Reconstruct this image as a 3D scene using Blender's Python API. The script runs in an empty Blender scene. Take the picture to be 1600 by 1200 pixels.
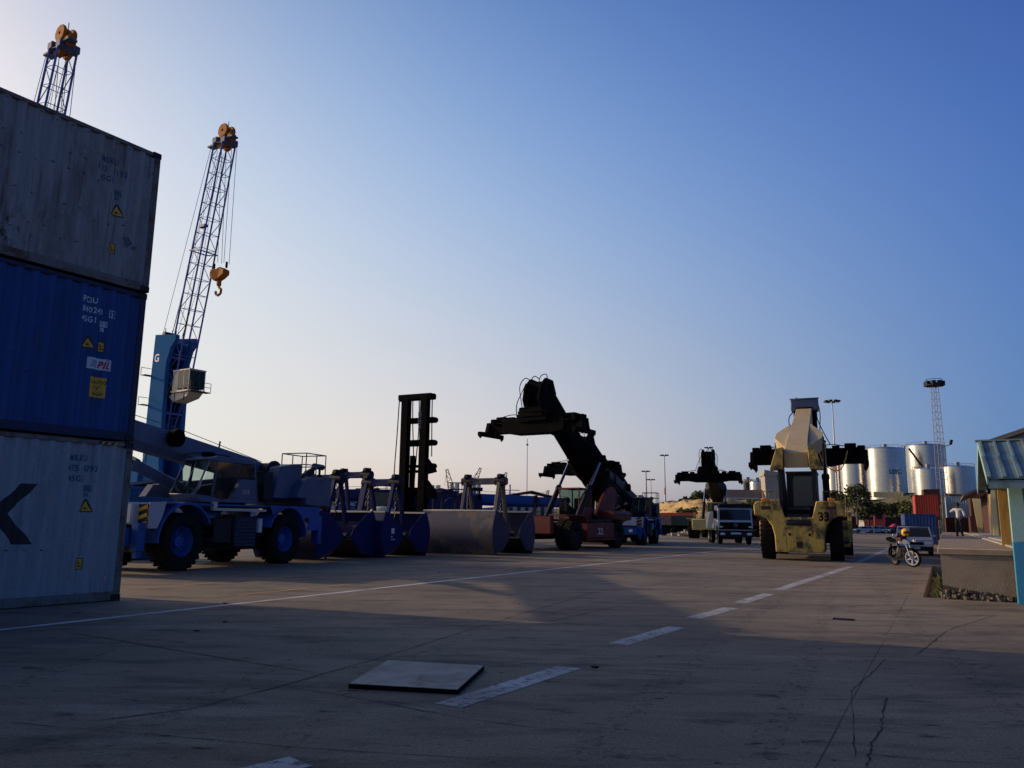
import bpy, bmesh, math, random
from mathutils import Vector as V, Matrix as M4, Quaternion
sc = bpy.context.scene
R = math.radians
rnd = random.Random(7)
# ---------------------------------------------------------------- camera
FPX, CAMH = 1240.0, 1.5
TH, RO = math.atan(215/FPX), R(0.7)
cr, cs = math.cos(RO), math.sin(RO)
FW = V((0, math.cos(TH), math.sin(TH))); UP0 = V((0, -math.sin(TH), math.cos(TH))); RT0 = V((1, 0, 0))
RTV = RT0*cr + UP0*cs; UPV = UP0*cr - RT0*cs
cam = bpy.data.objects.new('camera', bpy.data.cameras.new('camera'))
sc.collection.objects.link(cam)
cam.data.sensor_width = 36; cam.data.lens = FPX/1600*36; cam.data.clip_end = 20000; cam.data.clip_start = 0.05
m = M4.Identity(4)
for i in range(3):
    m[i][0] = RTV[i]; m[i][1] = UPV[i]; m[i][2] = -FW[i]
m[0][3], m[1][3], m[2][3] = 0, 0, CAMH
cam.matrix_world = m
sc.camera = cam
def ray(px, py): return RTV*((px-800)/FPX) + UPV*((600-py)/FPX) + FW
def G(px, py, z=0.0):
    d = ray(px, py); t = (z-CAMH)/d.z; return V((d.x*t, d.y*t, z))
def P(px, py, Y):
    d = ray(px, py); t = Y/d.y; return V((d.x*t, Y, CAMH+d.z*t))
# ---------------------------------------------------------------- light
SUN_AZ = R(-68)      # measured from +Y, clockwise positive
SUN_EL = R(16)
sd = V((math.sin(SUN_AZ)*math.cos(SUN_EL), math.cos(SUN_AZ)*math.cos(SUN_EL), math.sin(SUN_EL)))
w = bpy.data.worlds.new('World'); sc.world = w; w.use_nodes = True
nt = w.node_tree; nt.nodes.clear()
sky = nt.nodes.new('ShaderNodeTexSky'); sky.sky_type = 'NISHITA'; sky.sun_disc = False
sky.sun_elevation = SUN_EL; sky.sun_rotation = SUN_AZ; sky.altitude = 0
sky.air_density = 1.0; sky.dust_density = 1.0; sky.ozone_density = 3.0
# grade of the Nishita sky by elevation and by nearness to the sun's azimuth (set in world directions)
def wn(t, **k):
    n_ = nt.nodes.new(t)
    for a_, v_ in k.items(): setattr(n_, a_, v_)
    return n_
def wm(op, a_, b_=None):
    n_ = wn('ShaderNodeMath', operation=op)
    for i_, v_ in enumerate((a_, b_)):
        if v_ is None: continue
        if isinstance(v_, (int, float)): n_.inputs[i_].default_value = v_
        else: nt.links.new(v_, n_.inputs[i_])
    return n_.outputs[0]
tcw = wn('ShaderNodeTexCoord'); sepw = wn('ShaderNodeSeparateXYZ'); nt.links.new(tcw.outputs['Generated'], sepw.inputs[0])
s_ = wm('ADD', wm('MULTIPLY', sepw.outputs[0], math.sin(SUN_AZ)), wm('MULTIPLY', sepw.outputs[1], math.cos(SUN_AZ)))
s_ = wm('MINIMUM', wm('MAXIMUM', s_, -.28), .8); z_ = wm('MINIMUM', wm('MAXIMUM', sepw.outputs[2], 0.0), .6)
sz_, ss_, zz_ = wm('MULTIPLY', s_, z_), wm('MULTIPLY', s_, s_), wm('MULTIPLY', z_, z_)
ssz_ = wm('MULTIPLY', ss_, z_); ez_ = wm('EXPONENT', wm('MULTIPLY', z_, -12))
comb = wn('ShaderNodeCombineColor')
for ci, co_ in enumerate(((0.502, 3.249, 2.751, -2.222, -4.166, -4.926, 6.058, -0.453), (0.047, 1.705, 4.182, -0.274, -2.134, -5.478, 1.729, 0.271), (-0.074, 0.352, 4.894, 0.466, -0.75, -5.031, -0.851, 1.204))):
    acc = co_[0]
    for k_, v_ in zip(co_[1:], (s_, z_, sz_, ss_, zz_, ssz_, ez_)): acc = wm('ADD', wm('MULTIPLY', v_, k_), acc)
    nt.links.new(wm('EXPONENT', acc) , comb.inputs[ci])
# sky dimmed towards the zenith, out of view, to deepen the shade
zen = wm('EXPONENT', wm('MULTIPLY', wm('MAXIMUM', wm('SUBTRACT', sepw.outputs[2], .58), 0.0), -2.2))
# unseen sky away from the sun also dimmed, so shadows fall darker
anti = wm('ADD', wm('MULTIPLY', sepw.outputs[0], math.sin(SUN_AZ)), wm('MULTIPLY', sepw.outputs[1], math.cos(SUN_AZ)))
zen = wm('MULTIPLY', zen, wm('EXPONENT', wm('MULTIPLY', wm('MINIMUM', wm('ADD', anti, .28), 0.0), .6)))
grade = wn('ShaderNodeMix', data_type='RGBA', blend_type='MULTIPLY'); grade.inputs[0].default_value = 1
bg = nt.nodes.new('ShaderNodeBackground'); bg.inputs[1].default_value = 0.1
ow = nt.nodes.new('ShaderNodeOutputWorld')
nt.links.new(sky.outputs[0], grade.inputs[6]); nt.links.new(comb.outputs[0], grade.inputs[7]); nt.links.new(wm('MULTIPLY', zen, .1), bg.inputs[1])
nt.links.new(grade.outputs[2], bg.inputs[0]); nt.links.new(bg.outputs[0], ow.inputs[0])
sl = bpy.data.lights.new('sun', 'SUN'); sl.energy = 4.8; sl.angle = R(0.55); sl.color = (1.0, .76, .50)
so = bpy.data.objects.new('sun', sl); sc.collection.objects.link(so)
so.rotation_euler = sd.to_track_quat('Z', 'Y').to_euler(); so.location = (0, 0, 60)
sc.view_settings.view_transform = 'Standard'; sc.view_settings.look = 'None'
sc.view_settings.exposure = -0.55; sc.view_settings.gamma = 1
# ---------------------------------------------------------------- helpers
def link(o): sc.collection.objects.link(o); return o
def tag(o, label=None, cat=None, group=None, kind=None):
    if label: o['label'] = label
    if cat: o['category'] = cat
    if group: o['group'] = group
    if kind: o['kind'] = kind
    return o
def thing(name, label, cat, loc=(0, 0, 0), rz=0.0, group=None, scale=1.0):
    o = link(bpy.data.objects.new(name, None)); o.empty_display_size = .3
    o.location = loc; o.rotation_euler = (0, 0, rz); o.scale = (scale,)*3
    return tag(o, label, cat, group)
def copy_tree(o, parent=None):
    c = o.copy(); link(c)
    if parent: c.parent = parent
    for ch in list(o.children): copy_tree(ch, c)
    return c
class MB:
    def __init__(s): s.v = []; s.f = []
    def add(s, vs, fs):
        n = len(s.v); s.v += [tuple(v) for v in vs]; s.f += [tuple(i+n for i in f) for f in fs]; return s
    def box(s, x0, x1, y0, y1, z0, z1):
        vs = [(x, y, z) for x in (x0, x1) for y in (y0, y1) for z in (z0, z1)]
        return s.add(vs, [(0, 1, 3, 2), (4, 6, 7, 5), (0, 4, 5, 1), (2, 3, 7, 6), (0, 2, 6, 4), (1, 5, 7, 3)])
    def bar(s, p, q, w, h, up=(0, 0, 1), w2=None, h2=None):
        p, q = V(p), V(q); d = (q-p).normalized(); up = V(up)
        if abs(d.dot(up)) > .99: up = V((1, 0, 0))
        r = d.cross(up).normalized(); u = r.cross(d)
        w2 = w if w2 is None else w2; h2 = h if h2 is None else h2
        vs = [c + r*(a*ww/2) + u*(b*hh/2) for c, ww, hh in ((p, w, h), (q, w2, h2)) for a, b in ((-1, -1), (1, -1), (1, 1), (-1, 1))]
        return s.add(vs, [(3, 2, 1, 0), (4, 5, 6, 7), (0, 1, 5, 4), (1, 2, 6, 5), (2, 3, 7, 6), (3, 0, 4, 7)])
    def tube(s, p, q, r, seg=10, r2=None):
        p, q = V(p), V(q); d = (q-p).normalized(); a = V((0, 0, 1)) if abs(d.z) < .9 else V((1, 0, 0))
        u = d.cross(a).normalized(); w_ = d.cross(u); r2 = r if r2 is None else r2
        vs = [c + u*(rr*math.cos(2*math.pi*i/seg)) + w_*(rr*math.sin(2*math.pi*i/seg)) for c, rr in ((p, r), (q, r2)) for i in range(seg)]
        fs = [(i, (i+1) % seg, seg+(i+1) % seg, seg+i) for i in range(seg)]
        return s.add(vs, fs + [tuple(range(seg))[::-1], tuple(range(seg, 2*seg))])
    def path(s, pts, r, seg=6):
        for a, b in zip(pts, pts[1:]): s.tube(a, b, r, seg)
        return s
    def prism(s, poly, t0, t1, ax='y'):
        # poly: (a,b) pairs. ax='y': (x,z) extruded along y; 'x': (y,z) along x; 'z': (x,y) along z
        def mk(a, b, t): return (a, t, b) if ax == 'y' else ((t, a, b) if ax == 'x' else (a, b, t))
        n = len(poly); vs = [mk(a, b, t0) for a, b in poly] + [mk(a, b, t1) for a, b in poly]
        return s.add(vs, [tuple(range(n)), tuple(range(n, 2*n))[::-1]] + [(i, i+n, (i+1) % n+n, (i+1) % n) for i in range(n)])
    def lathe(s, prof, c, ax='y', seg=28):
        # prof: (offset along axis, radius)
        c = V(c); n = len(prof); vs = []
        for k in range(seg):
            a = 2*math.pi*k/seg; ca, sa = math.cos(a), math.sin(a)
            for t, r in prof:
                vs.append(c + (V((r*ca, t, r*sa)) if ax == 'y' else V((t, r*ca, r*sa)) if ax == 'x' else V((r*ca, r*sa, t))))
        fs = [(k*n+i, k*n+i+1, ((k+1) % seg)*n+i+1, ((k+1) % seg)*n+i) for k in range(seg) for i in range(n-1)]
        return s.add(vs, fs)
    def build(s, name, mat, parent=None, bevel=0.0, smooth=True, loc=None, seg=1):
        me = bpy.data.meshes.new(name); me.from_pydata(s.v, [], s.f); me.validate()
        bm = bmesh.new(); bm.from_mesh(me); bmesh.ops.remove_doubles(bm, verts=bm.verts, dist=1e-5)
        bmesh.ops.recalc_face_normals(bm, faces=bm.faces); bm.to_mesh(me); bm.free()
        if smooth:
            me.shade_smooth(); me.set_sharp_from_angle(angle=R(34))
        me.materials.append(mat)
        o = link(bpy.data.objects.new(name, me))
        if parent: o.parent = parent
        if loc: o.location = loc
        if bevel:
            b = o.modifiers.new('bevel', 'BEVEL'); b.width = bevel; b.segments = seg; b.limit_method = 'ANGLE'; b.angle_limit = R(40)
        return o
def text_mesh(s, size, mat, parent, name='lettering', bold=0.0, sx=1.0, place=None, align='LEFT', extrude=0.0, spacing=1.0):
    cu = bpy.data.curves.new(name, 'FONT'); cu.body = s; cu.size = size; cu.offset = bold; cu.align_x = align
    cu.extrude = extrude; cu.space_character = spacing; cu.resolution_u = 3
    t = bpy.data.objects.new(name, cu); link(t); bpy.context.view_layer.update()
    me = bpy.data.meshes.new_from_object(t); bpy.data.objects.remove(t)
    me.materials.clear(); me.materials.append(mat)
    mt = (place or M4.Identity(4)) @ M4.Diagonal((sx, 1, 1, 1)); me.transform(mt)
    o = link(bpy.data.objects.new(name, me)); o.parent = parent
    return o
def frame_m(o, x, y):
    x, y = V(x).normalized(), V(y).normalized(); z = x.cross(y); o = V(o)
    return M4(((x.x, y.x, z.x, o.x), (x.y, y.y, z.y, o.y), (x.z, y.z, z.z, o.z), (0, 0, 0, 1)))
# ---------------------------------------------------------------- materials
def mat(name, col, rough=.55, metal=0.0, dirt=.35, dcol=(.05, .04, .03), scale=1.5, bump=.04, stretch=(1, 1, 1), fine=30, spec=.35, d0=.48, d1=.7, streak=0.0, var=.12, coat=0.0, patch=0.0):
    m_ = bpy.data.materials.new(name); m_.use_nodes = True; n = m_.node_tree.nodes; l = m_.node_tree.links
    b = n['Principled BSDF']; b.inputs['Roughness'].default_value = rough; b.inputs['Metallic'].default_value = metal
    b.inputs['Specular IOR Level'].default_value = spec; b.inputs['Coat Weight'].default_value = coat
    tc = n.new('ShaderNodeTexCoord'); mp = n.new('ShaderNodeMapping'); mp.inputs[3].default_value = stretch
    l.new(tc.outputs['Object'], mp.inputs[0])
    n1 = n.new('ShaderNodeTexNoise'); n1.inputs['Scale'].default_value = scale; n1.inputs['Detail'].default_value = 8; n1.inputs['Roughness'].default_value = .68
    l.new(mp.outputs[0], n1.inputs[0])
    r1 = n.new('ShaderNodeValToRGB'); r1.color_ramp.elements[0].position = d0; r1.color_ramp.elements[1].position = d1
    l.new(n1.outputs[0], r1.inputs[0])
    n2 = n.new('ShaderNodeTexNoise'); n2.inputs['Scale'].default_value = fine; n2.inputs['Detail'].default_value = 4
    l.new(tc.outputs['Object'], n2.inputs[0])
    v = n.new('ShaderNodeMapRange'); v.inputs[3].default_value = 1-var*1.6; v.inputs[4].default_value = 1+var*1.6; l.new(n2.outputs[0], v.inputs[0])
    c0 = n.new('ShaderNodeMix'); c0.data_type = 'RGBA'; c0.blend_type = 'MULTIPLY'; c0.inputs[0].default_value = 1
    c0.inputs[6].default_value = (*col, 1); l.new(v.outputs[0], c0.inputs[7])
    mu = n.new('ShaderNodeMath'); mu.operation = 'MULTIPLY'; mu.inputs[1].default_value = dirt; l.new(r1.outputs[0], mu.inputs[0])
    c1 = n.new('ShaderNodeMix'); c1.data_type = 'RGBA'; c1.inputs[7].default_value = (*dcol, 1)
    l.new(mu.outputs[0], c1.inputs[0]); l.new(c0.outputs[2], c1.inputs[6]); last = c1.outputs[2]
    if streak:
        mp2 = n.new('ShaderNodeMapping'); mp2.inputs[3].default_value = (9, 9, .5); l.new(tc.outputs['Object'], mp2.inputs[0])
        n3 = n.new('ShaderNodeTexNoise'); n3.inputs['Scale'].default_value = 1.6; n3.inputs['Detail'].default_value = 6; l.new(mp2.outputs[0], n3.inputs[0])
        r3 = n.new('ShaderNodeValToRGB'); r3.color_ramp.elements[0].position = .56; r3.color_ramp.elements[1].position = .72; l.new(n3.outputs[0], r3.inputs[0])
        m3 = n.new('ShaderNodeMath'); m3.operation = 'MULTIPLY'; m3.inputs[1].default_value = streak; l.new(r3.outputs[0], m3.inputs[0])
        c3 = n.new('ShaderNodeMix'); c3.data_type = 'RGBA'; c3.inputs[7].default_value = (.09, .05, .03, 1)
        l.new(m3.outputs[0], c3.inputs[0]); l.new(last, c3.inputs[6]); last = c3.outputs[2]
    if patch:       # rust blooms: a fine noise kept only inside large islands
        na = n.new('ShaderNodeTexNoise'); na.inputs['Scale'].default_value = .75; na.inputs['Detail'].default_value = 3; l.new(tc.outputs['Object'], na.inputs[0])
        ra = n.new('ShaderNodeValToRGB'); ra.color_ramp.elements[0].position = .52; ra.color_ramp.elements[1].position = .62; l.new(na.outputs[0], ra.inputs[0])
        nb = n.new('ShaderNodeTexNoise'); nb.inputs['Scale'].default_value = 7; nb.inputs['Detail'].default_value = 10; nb.inputs['Roughness'].default_value = .75; mpb = n.new('ShaderNodeMapping'); mpb.inputs[3].default_value = (1, 1, .6); l.new(tc.outputs['Object'], mpb.inputs[0]); l.new(mpb.outputs[0], nb.inputs[0])
        rb = n.new('ShaderNodeValToRGB'); rb.color_ramp.elements[0].position = .5; rb.color_ramp.elements[1].position = .6; l.new(nb.outputs[0], rb.inputs[0])
        mm = n.new('ShaderNodeMath'); mm.operation = 'MULTIPLY'; l.new(ra.outputs[0], mm.inputs[0]); l.new(rb.outputs[0], mm.inputs[1])
        mp3 = n.new('ShaderNodeMath'); mp3.operation = 'MULTIPLY'; mp3.inputs[1].default_value = patch; l.new(mm.outputs[0], mp3.inputs[0])
        c4 = n.new('ShaderNodeMix'); c4.data_type = 'RGBA'; c4.inputs[7].default_value = (.05, .028, .015, 1); l.new(mp3.outputs[0], c4.inputs[0]); l.new(last, c4.inputs[6]); last = c4.outputs[2]
    l.new(last, b.inputs['Base Color'])
    rr = n.new('ShaderNodeMapRange'); rr.inputs[3].default_value = max(.05, rough-.12); rr.inputs[4].default_value = min(1, rough+.25); l.new(n1.outputs[0], rr.inputs[0]); l.new(rr.outputs[0], b.inputs['Roughness'])
    if bump:
        bp = n.new('ShaderNodeBump'); bp.inputs['Strength'].default_value = bump*3; bp.inputs['Distance'].default_value = .02
        ad = n.new('ShaderNodeMath'); ad.operation = 'ADD'; l.new(n1.outputs[0], ad.inputs[0]); l.new(n2.outputs[0], ad.inputs[1]); l.new(ad.outputs[0], bp.inputs['Height']); l.new(bp.outputs[0], b.inputs['Normal'])
    return m_
def glassm(name, col=(.55, .66, .64), rough=.05, alpha=.3):
    m_ = bpy.data.materials.new(name); m_.use_nodes = True; n = m_.node_tree.nodes; l = m_.node_tree.links
    b = n['Principled BSDF']; b.inputs['Base Color'].default_value = (.02, .025, .03, 1); b.inputs['Roughness'].default_value = rough; b.inputs['Specular IOR Level'].default_value = .6
    t = n.new('ShaderNodeBsdfTransparent'); t.inputs[0].default_value = (*col, 1)
    nz = n.new('ShaderNodeTexNoise'); nz.inputs['Scale'].default_value = 3; tc = n.new('ShaderNodeTexCoord'); l.new(tc.outputs['Object'], nz.inputs[0])
    mr = n.new('ShaderNodeMapRange'); mr.inputs[3].default_value = alpha-.12; mr.inputs[4].default_value = alpha+.12; l.new(nz.outputs[0], mr.inputs[0])
    x = n.new('ShaderNodeMixShader'); l.new(mr.outputs[0], x.inputs[0]); l.new(t.outputs[0], x.inputs[1]); l.new(b.outputs[0], x.inputs[2])
    l.new(x.outputs[0], n['Material Output'].inputs[0]); return m_
RUST = (.10, .045, .02)
MT = dict(
    grey_box=mat('worn grey container paint', (.27, .275, .26), .6, dirt=.7, dcol=(.12, .09, .065), scale=1.3, stretch=(1.6, 1, .5), streak=.65, d0=.48, d1=.70, patch=.95),
    grey_box2=mat('pale grey container paint', (.29, .305, .315), .55, dirt=.35, dcol=(.13, .11, .10), scale=1.3, stretch=(1.6, 1, .5), streak=.35, d0=.48, d1=.75, patch=.35),
    blue_box=mat('blue container paint', (.009, .06, .22), .5, dirt=.5, dcol=(.012, .03, .085), scale=1.3, stretch=(2.2, 1, .4), streak=.3, d0=.42, d1=.66, patch=.25),
    grey_frame=mat('rusty grey frame', (.15, .145, .13), .7, dirt=.9, dcol=RUST, scale=2.5, streak=.7, d0=.5, d1=.62),
    blue_frame=mat('worn blue frame', (.012, .025, .07), .65, dirt=.9, dcol=(.05, .04, .035), scale=2.5, streak=.4),
    black_mark=mat('black lettering', (.012, .014, .018), .5, dirt=.2), white_mark=mat('white lettering', (.62, .64, .66), .5, dirt=.3),
    yellow_mark=mat('yellow sticker', (.70, .38, .03), .5, dirt=.3), red_mark=mat('red lettering', (.5, .03, .03), .5, dirt=.1),
    navy_mark=mat('navy lettering', (.03, .05, .22), .5, dirt=.1), teal_mark=mat('teal lettering', (.02, .09, .14), .5, dirt=.1),
    tyre=mat('tyre rubber', (.009, .009, .009), .88, dirt=.5, dcol=(.03, .025, .02), scale=4, spec=.2),
    steel=mat('dark steel', (.018, .019, .021), .6, metal=.2, dirt=.6, dcol=(.03, .02, .014), scale=3, spec=.3),
    black=mat('black paint', (.003, .003, .0035), .8, dirt=.3, dcol=(.007, .007, .007), spec=.06),
    chrome=mat('polished rod', (.35, .35, .38), .16, metal=1, dirt=.1, bump=.0),
    galv=mat('galvanised metal', (.26, .27, .28), .45, metal=.6, dirt=.2, dcol=(.2, .19, .18)),
    rt_grey=mat('blue grey crane paint', (.075, .10, .165), .45, dirt=.3, dcol=(.03, .03, .04)),
    rt_blue=mat('blue crane paint', (.008, .07, .29), .45, dirt=.4, dcol=(.01, .015, .03)),
    rt_dark=mat('dark crane paint', (.012, .013, .018), .55, dirt=.4, dcol=(.02, .018, .015), spec=.25), 
    white_paint=mat('white vehicle paint', (.42, .44, .47), .4, dirt=.35, dcol=(.3, .27, .23), coat=.1),
    grab_blue=mat('dark blue grab paint', (.008, .014, .085), .55, dirt=.4, dcol=(.03, .03, .05), scale=1.2, streak=.2, spec=.12),
    grab_cheek=mat('dark grab side plate', (.018, .024, .07), .55, dirt=.4, dcol=(.02, .02, .03)), grab_grey=mat('dusty grey grab steel', (.105, .085, .07), .55, metal=.15, dirt=.75, dcol=(.015, .022, .075), scale=.5, d0=.47, d1=.54, spec=.4),
    red_rs=mat('red machine paint', (.13, .016, .015), .5, dirt=.65, dcol=(.02, .012, .012), scale=1.6, d0=.45, d1=.68),
    yel_rs=mat('worn yellow machine paint', (.50, .34, .07), .55, dirt=.95, dcol=(.055, .038, .02), scale=2.2, d0=.46, d1=.60, streak=.75),
    beige_rs=mat('beige boom paint', (.50, .39, .21), .5, dirt=.45, dcol=(.3, .2, .1), scale=1.2),
    dull_yel=mat('faded yellow paint', (.42, .34, .12), .6, dirt=.6, dcol=(.08, .06, .04)),
    lat_blue=mat('lattice blue paint', (.085, .125, .34), .45, dirt=.2, dcol=(.02, .04, .2)),
    tower_blue=mat('harbour crane blue', (.045, .14, .31), .8, dirt=.3, dcol=(.015, .06, .18), scale=.4, streak=.1, spec=.0),
    orange=mat('orange sheave paint', (.48, .15, .006), .7, dirt=.4, dcol=(.25, .1, .02)),
    cream=mat('cream paint', (.62, .55, .40), .5, dirt=.3, dcol=(.3, .25, .16)),
    glass=glassm('cab glass', (.75, .85, .82), alpha=.2), dark_glass=glassm('dark glass', (.2, .22, .24), alpha=.75),
    lamp=mat('lamp lens', (.75, .76, .72), .15, dirt=.1, bump=0), amber=mat('amber lens', (.6, .2, .02), .2, dirt=.1, bump=0),
    silo=mat('ribbed silo sheet', (.44, .44, .43), .22, metal=1.0, dirt=.25, dcol=(.42, .38, .32), scale=.15, stretch=(1, 1, 3), fine=2),
    red_box=mat('red container paint', (.33, .035, .022), .55, dirt=.45, dcol=(.2, .03, .02), streak=.3),
    maroon_box=mat('maroon container paint', (.06, .012, .012), .6, dirt=.5, streak=.3),
    lblue_box=mat('pale blue container paint', (.17, .25, .38), .5, dirt=.3, dcol=(.15, .15, .18), streak=.2),
    teal=mat('pale teal painted boards', (.27, .45, .43), .6, dirt=.35, dcol=(.13, .26, .25), streak=.15),
    blue_wall=mat('bright blue painted boards', (.04, .25, .42), .6, dirt=.35, dcol=(.03, .13, .22), streak=.15),
    roof=mat('weathered teal roof sheet', (.17, .26, .28), .5, metal=.3, dirt=.7, dcol=(.09, .08, .07), scale=3),
    wood=mat('ochre wood panel', (.42, .24, .06), .7, dirt=.6, dcol=(.16, .09, .03), stretch=(3, 3, .6), scale=2),
    cream_wood=mat('cream board', (.62, .52, .26), .7, dirt=.3, dcol=(.35, .28, .13)),
    render=mat('rough dock concrete', (.30, .235, .175), .9, dirt=.55, dcol=(.15, .115, .09), scale=2, bump=.35, fine=60),
    conc=mat('pale concrete', (.34, .31, .26), .85, dirt=.4, dcol=(.2, .18, .15), scale=.7, bump=.1),
    rubble=mat('broken concrete', (.14, .11, .08), .9, dirt=.6, dcol=(.1, .08, .06), bump=.3),
    plate=mat('brushed cover plate', (.30, .285, .26), .6, metal=.1, dirt=.8, dcol=(.17, .145, .12), scale=2.2, fine=120, d0=.42, d1=.66, streak=.0, patch=.5),
    bark=mat('bark', (.10, .075, .05), .9, dirt=.4), leaf=mat('dark leaves', (.035, .05, .018), .7, dirt=.5, dcol=(.06, .05, .02), scale=.8, bump=0, var=.5, fine=2),
    leaf2=mat('olive leaves', (.09, .10, .03), .7, dirt=.5, dcol=(.05, .06, .02), scale=.8, bump=0, var=.5, fine=2),
    shirt=mat('white shirt', (.62, .62, .64), .8, dirt=.1), trouser=mat('dark trousers', (.02, .02, .025), .8, dirt=.1), skin=mat('skin', (.09, .045, .028), .6, dirt=.1),
    green_tr=mat('green trailer side', (.06, .10, .06), .6, dirt=.6), orange_tr=mat('orange red tarp rail', (.75, .14, .05), .6, dirt=.3, dcol=(.3, .05, .03)),
    car_white=mat('pale car paint', (.5, .53, .6), .3, dirt=.3, dcol=(.3, .28, .26), coat=.3), car_silver=mat('silver car paint', (.35, .4, .5), .3, metal=.4, dirt=.2, coat=.3),
    car_dark=mat('dark car paint', (.03, .03, .05), .3, dirt=.2, coat=.3), pink=mat('magenta cover', (.5, .03, .12), .6, dirt=.2),
    helmet=mat('yellow helmet shell', (.75, .42, .02), .25, dirt=.15, coat=.4), warehouse=mat('grey warehouse sheet', (.26, .25, .25), .7, dirt=.3, streak=.1),
    dark_roof=mat('dark roof sheet', (.10, .09, .09), .7, dirt=.4), brick=mat('brown building', (.28, .20, .15), .8, dirt=.4),
    tower_grey=mat('weathered lattice steel', (.22, .20, .19), .6, metal=.2, dirt=.3), masts=mat('white mast paint', (.62, .62, .62), .5, dirt=.2), mast_red=mat('red mast paint', (.5, .05, .04), .5, dirt=.2),
    ship=mat('pale ship paint', (.6, .58, .55), .6, dirt=.2), rope=mat('steel rope', (.10, .10, .12), .5, metal=.5, dirt=.1, bump=0),
    sign=mat('orange red board', (.6, .13, .08), .6, dirt=.1), plastic_blue=mat('blue fabric', (.02, .04, .12), .7, dirt=.2),
)
# ---------------------------------------------------------------- ground
YAW = R(28.3)
DV = V((math.sin(YAW), math.cos(YAW), 0)); NV = V((math.cos(YAW), -math.sin(YAW), 0))   # along the painted lines / to their right
def ground_mat():
    m_ = bpy.data.materials.new('worn yard paving'); m_.use_nodes = True; n = m_.node_tree.nodes; l = m_.node_tree.links
    b = n['Principled BSDF']; b.inputs['Specular IOR Level'].default_value = .3
    tc = n.new('ShaderNodeTexCoord')
    def noise(sc_, det, st=(1, 1, 1), rot=0, rough=.65):
        mp = n.new('ShaderNodeMapping'); mp.inputs[3].default_value = st; mp.inputs[2].default_value = (0, 0, rot); l.new(tc.outputs['Object'], mp.inputs[0])
        z = n.new('ShaderNodeTexNoise'); z.inputs['Scale'].default_value = sc_; z.inputs['Detail'].default_value = det; z.inputs['Roughness'].default_value = rough
        l.new(mp.outputs[0], z.inputs[0]); return z.outputs[0]
    def ramp(src, p0, p1, c0=(0, 0, 0, 1), c1=(1, 1, 1, 1)):
        r = n.new('ShaderNodeValToRGB'); r.color_ramp.elements[0].position = p0; r.color_ramp.elements[1].position = p1
        r.color_ramp.elements[0].color = c0; r.color_ramp.elements[1].color = c1; l.new(src, r.inputs[0]); return r.outputs[0]
    def mix(f, a, b_, mode='MIX'):
        x = n.new('ShaderNodeMix'); x.data_type = 'RGBA'; x.blend_type = mode
        for s, i in ((f, 0), (a, 6), (b_, 7)):
            if isinstance(s, (tuple, float, int)): x.inputs[i].default_value = s
            else: l.new(s, x.inputs[i])
        return x.outputs[2]
    big = noise(.16, 6); mid = noise(1.1, 8, (.45, 1.6, 1), 0); fine = noise(38, 5); grit = noise(130, 3)
    tr = noise(1.1, 9, (.3, 1.9, 1), -.3, .75)
    base = ramp(big, .35, .66, (.135, .112, .082, 1), (.27, .215, .155, 1))
    base = mix(ramp(mid, .50, .66), base, (.092, .080, .063, 1))
    base = mix(ramp(tr, .58, .70), base, (.06, .054, .045, 1))
    blotch = noise(2.2, 7, (.7, 1.3, 1), .5); base = mix(ramp(blotch, .60, .70), base, (.05, .044, .038, 1))
    pale = noise(.5, 9, (.35, 1.2, 1), .3, .8); base = mix(ramp(pale, .54, .72), base, (.34, .285, .22, 1))
    base = mix(1.0, base, ramp(fine, .25, .75, (.50, .50, .50, 1), (1.5, 1.5, 1.5, 1)), 'MULTIPLY')
    base = mix(1.0, base, ramp(grit, .3, .7, (.55, .55, .55, 1), (1.45, 1.45, 1.45, 1)), 'MULTIPLY')
    spots = noise(5, 3, (1, 1.8, 1)); base = mix(ramp(spots, .66, .71), base, (.025, .024, .022, 1))
    spots2 = noise(1.7, 5, (.6, 1.5, 1), .9); base = mix(ramp(spots2, .64, .70), base, (.035, .032, .03, 1))
    l.new(base, b.inputs['Base Color'])
    rr = n.new('ShaderNodeMapRange'); rr.inputs[3].default_value = .62; rr.inputs[4].default_value = .95; l.new(mid, rr.inputs[0]); l.new(rr.outputs[0], b.inputs['Roughness'])
    bp = n.new('ShaderNodeBump'); bp.inputs['Strength'].default_value = .55; bp.inputs['Distance'].default_value = .012
    a = n.new('ShaderNodeMath'); a.operation = 'ADD'; l.new(grit, a.inputs[0]); l.new(fine, a.inputs[1])
    a2 = n.new('ShaderNodeMath'); a2.operation = 'ADD'; l.new(a.outputs[0], a2.inputs[0]); l.new(tr, a2.inputs[1]); l.new(a2.outputs[0], bp.inputs['Height']); l.new(bp.outputs[0], b.inputs['Normal'])
    return m_
gm = ground_mat()
GUT0, GUT1 = V((8.62, 17.6, 0)), None
# ground sheet with an opening for the gutter along the dock
dk0 = G(1473, 935)                       # front left foot of the dock
guA = G(1455, 934) ; 
gw = .38                                  # gutter width
p0 = dk0 - NV*0.0; p1 = p0 + DV*16.0
g0 = p0 - NV*gw; g1 = p1 - NV*gw
far = 6000
mb = MB()
def uv(s, t): return dk0 + DV*t + NV*s
F_ = far
def quad(s0, s1, t0, t1, z=0): 
    vs = [uv(s0, t0), uv(s1, t0), uv(s1, t1), uv(s0, t1)]
    mb.add([(v.x, v.y, z) for v in vs], [(0, 1, 2, 3)])
quad(-F_, -gw, -F_, F_); quad(-gw, 0, -F_, 0); quad(-gw, 0, 16, F_); quad(0, F_, -F_, F_)
tag(mb.build('ground', gm, smooth=False), kind='structure', label='dusty grey concrete paving of the port yard with dark stains')
mb = MB(); quad(-gw-.02, .02, -.02, 16.02, -.34)
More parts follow.
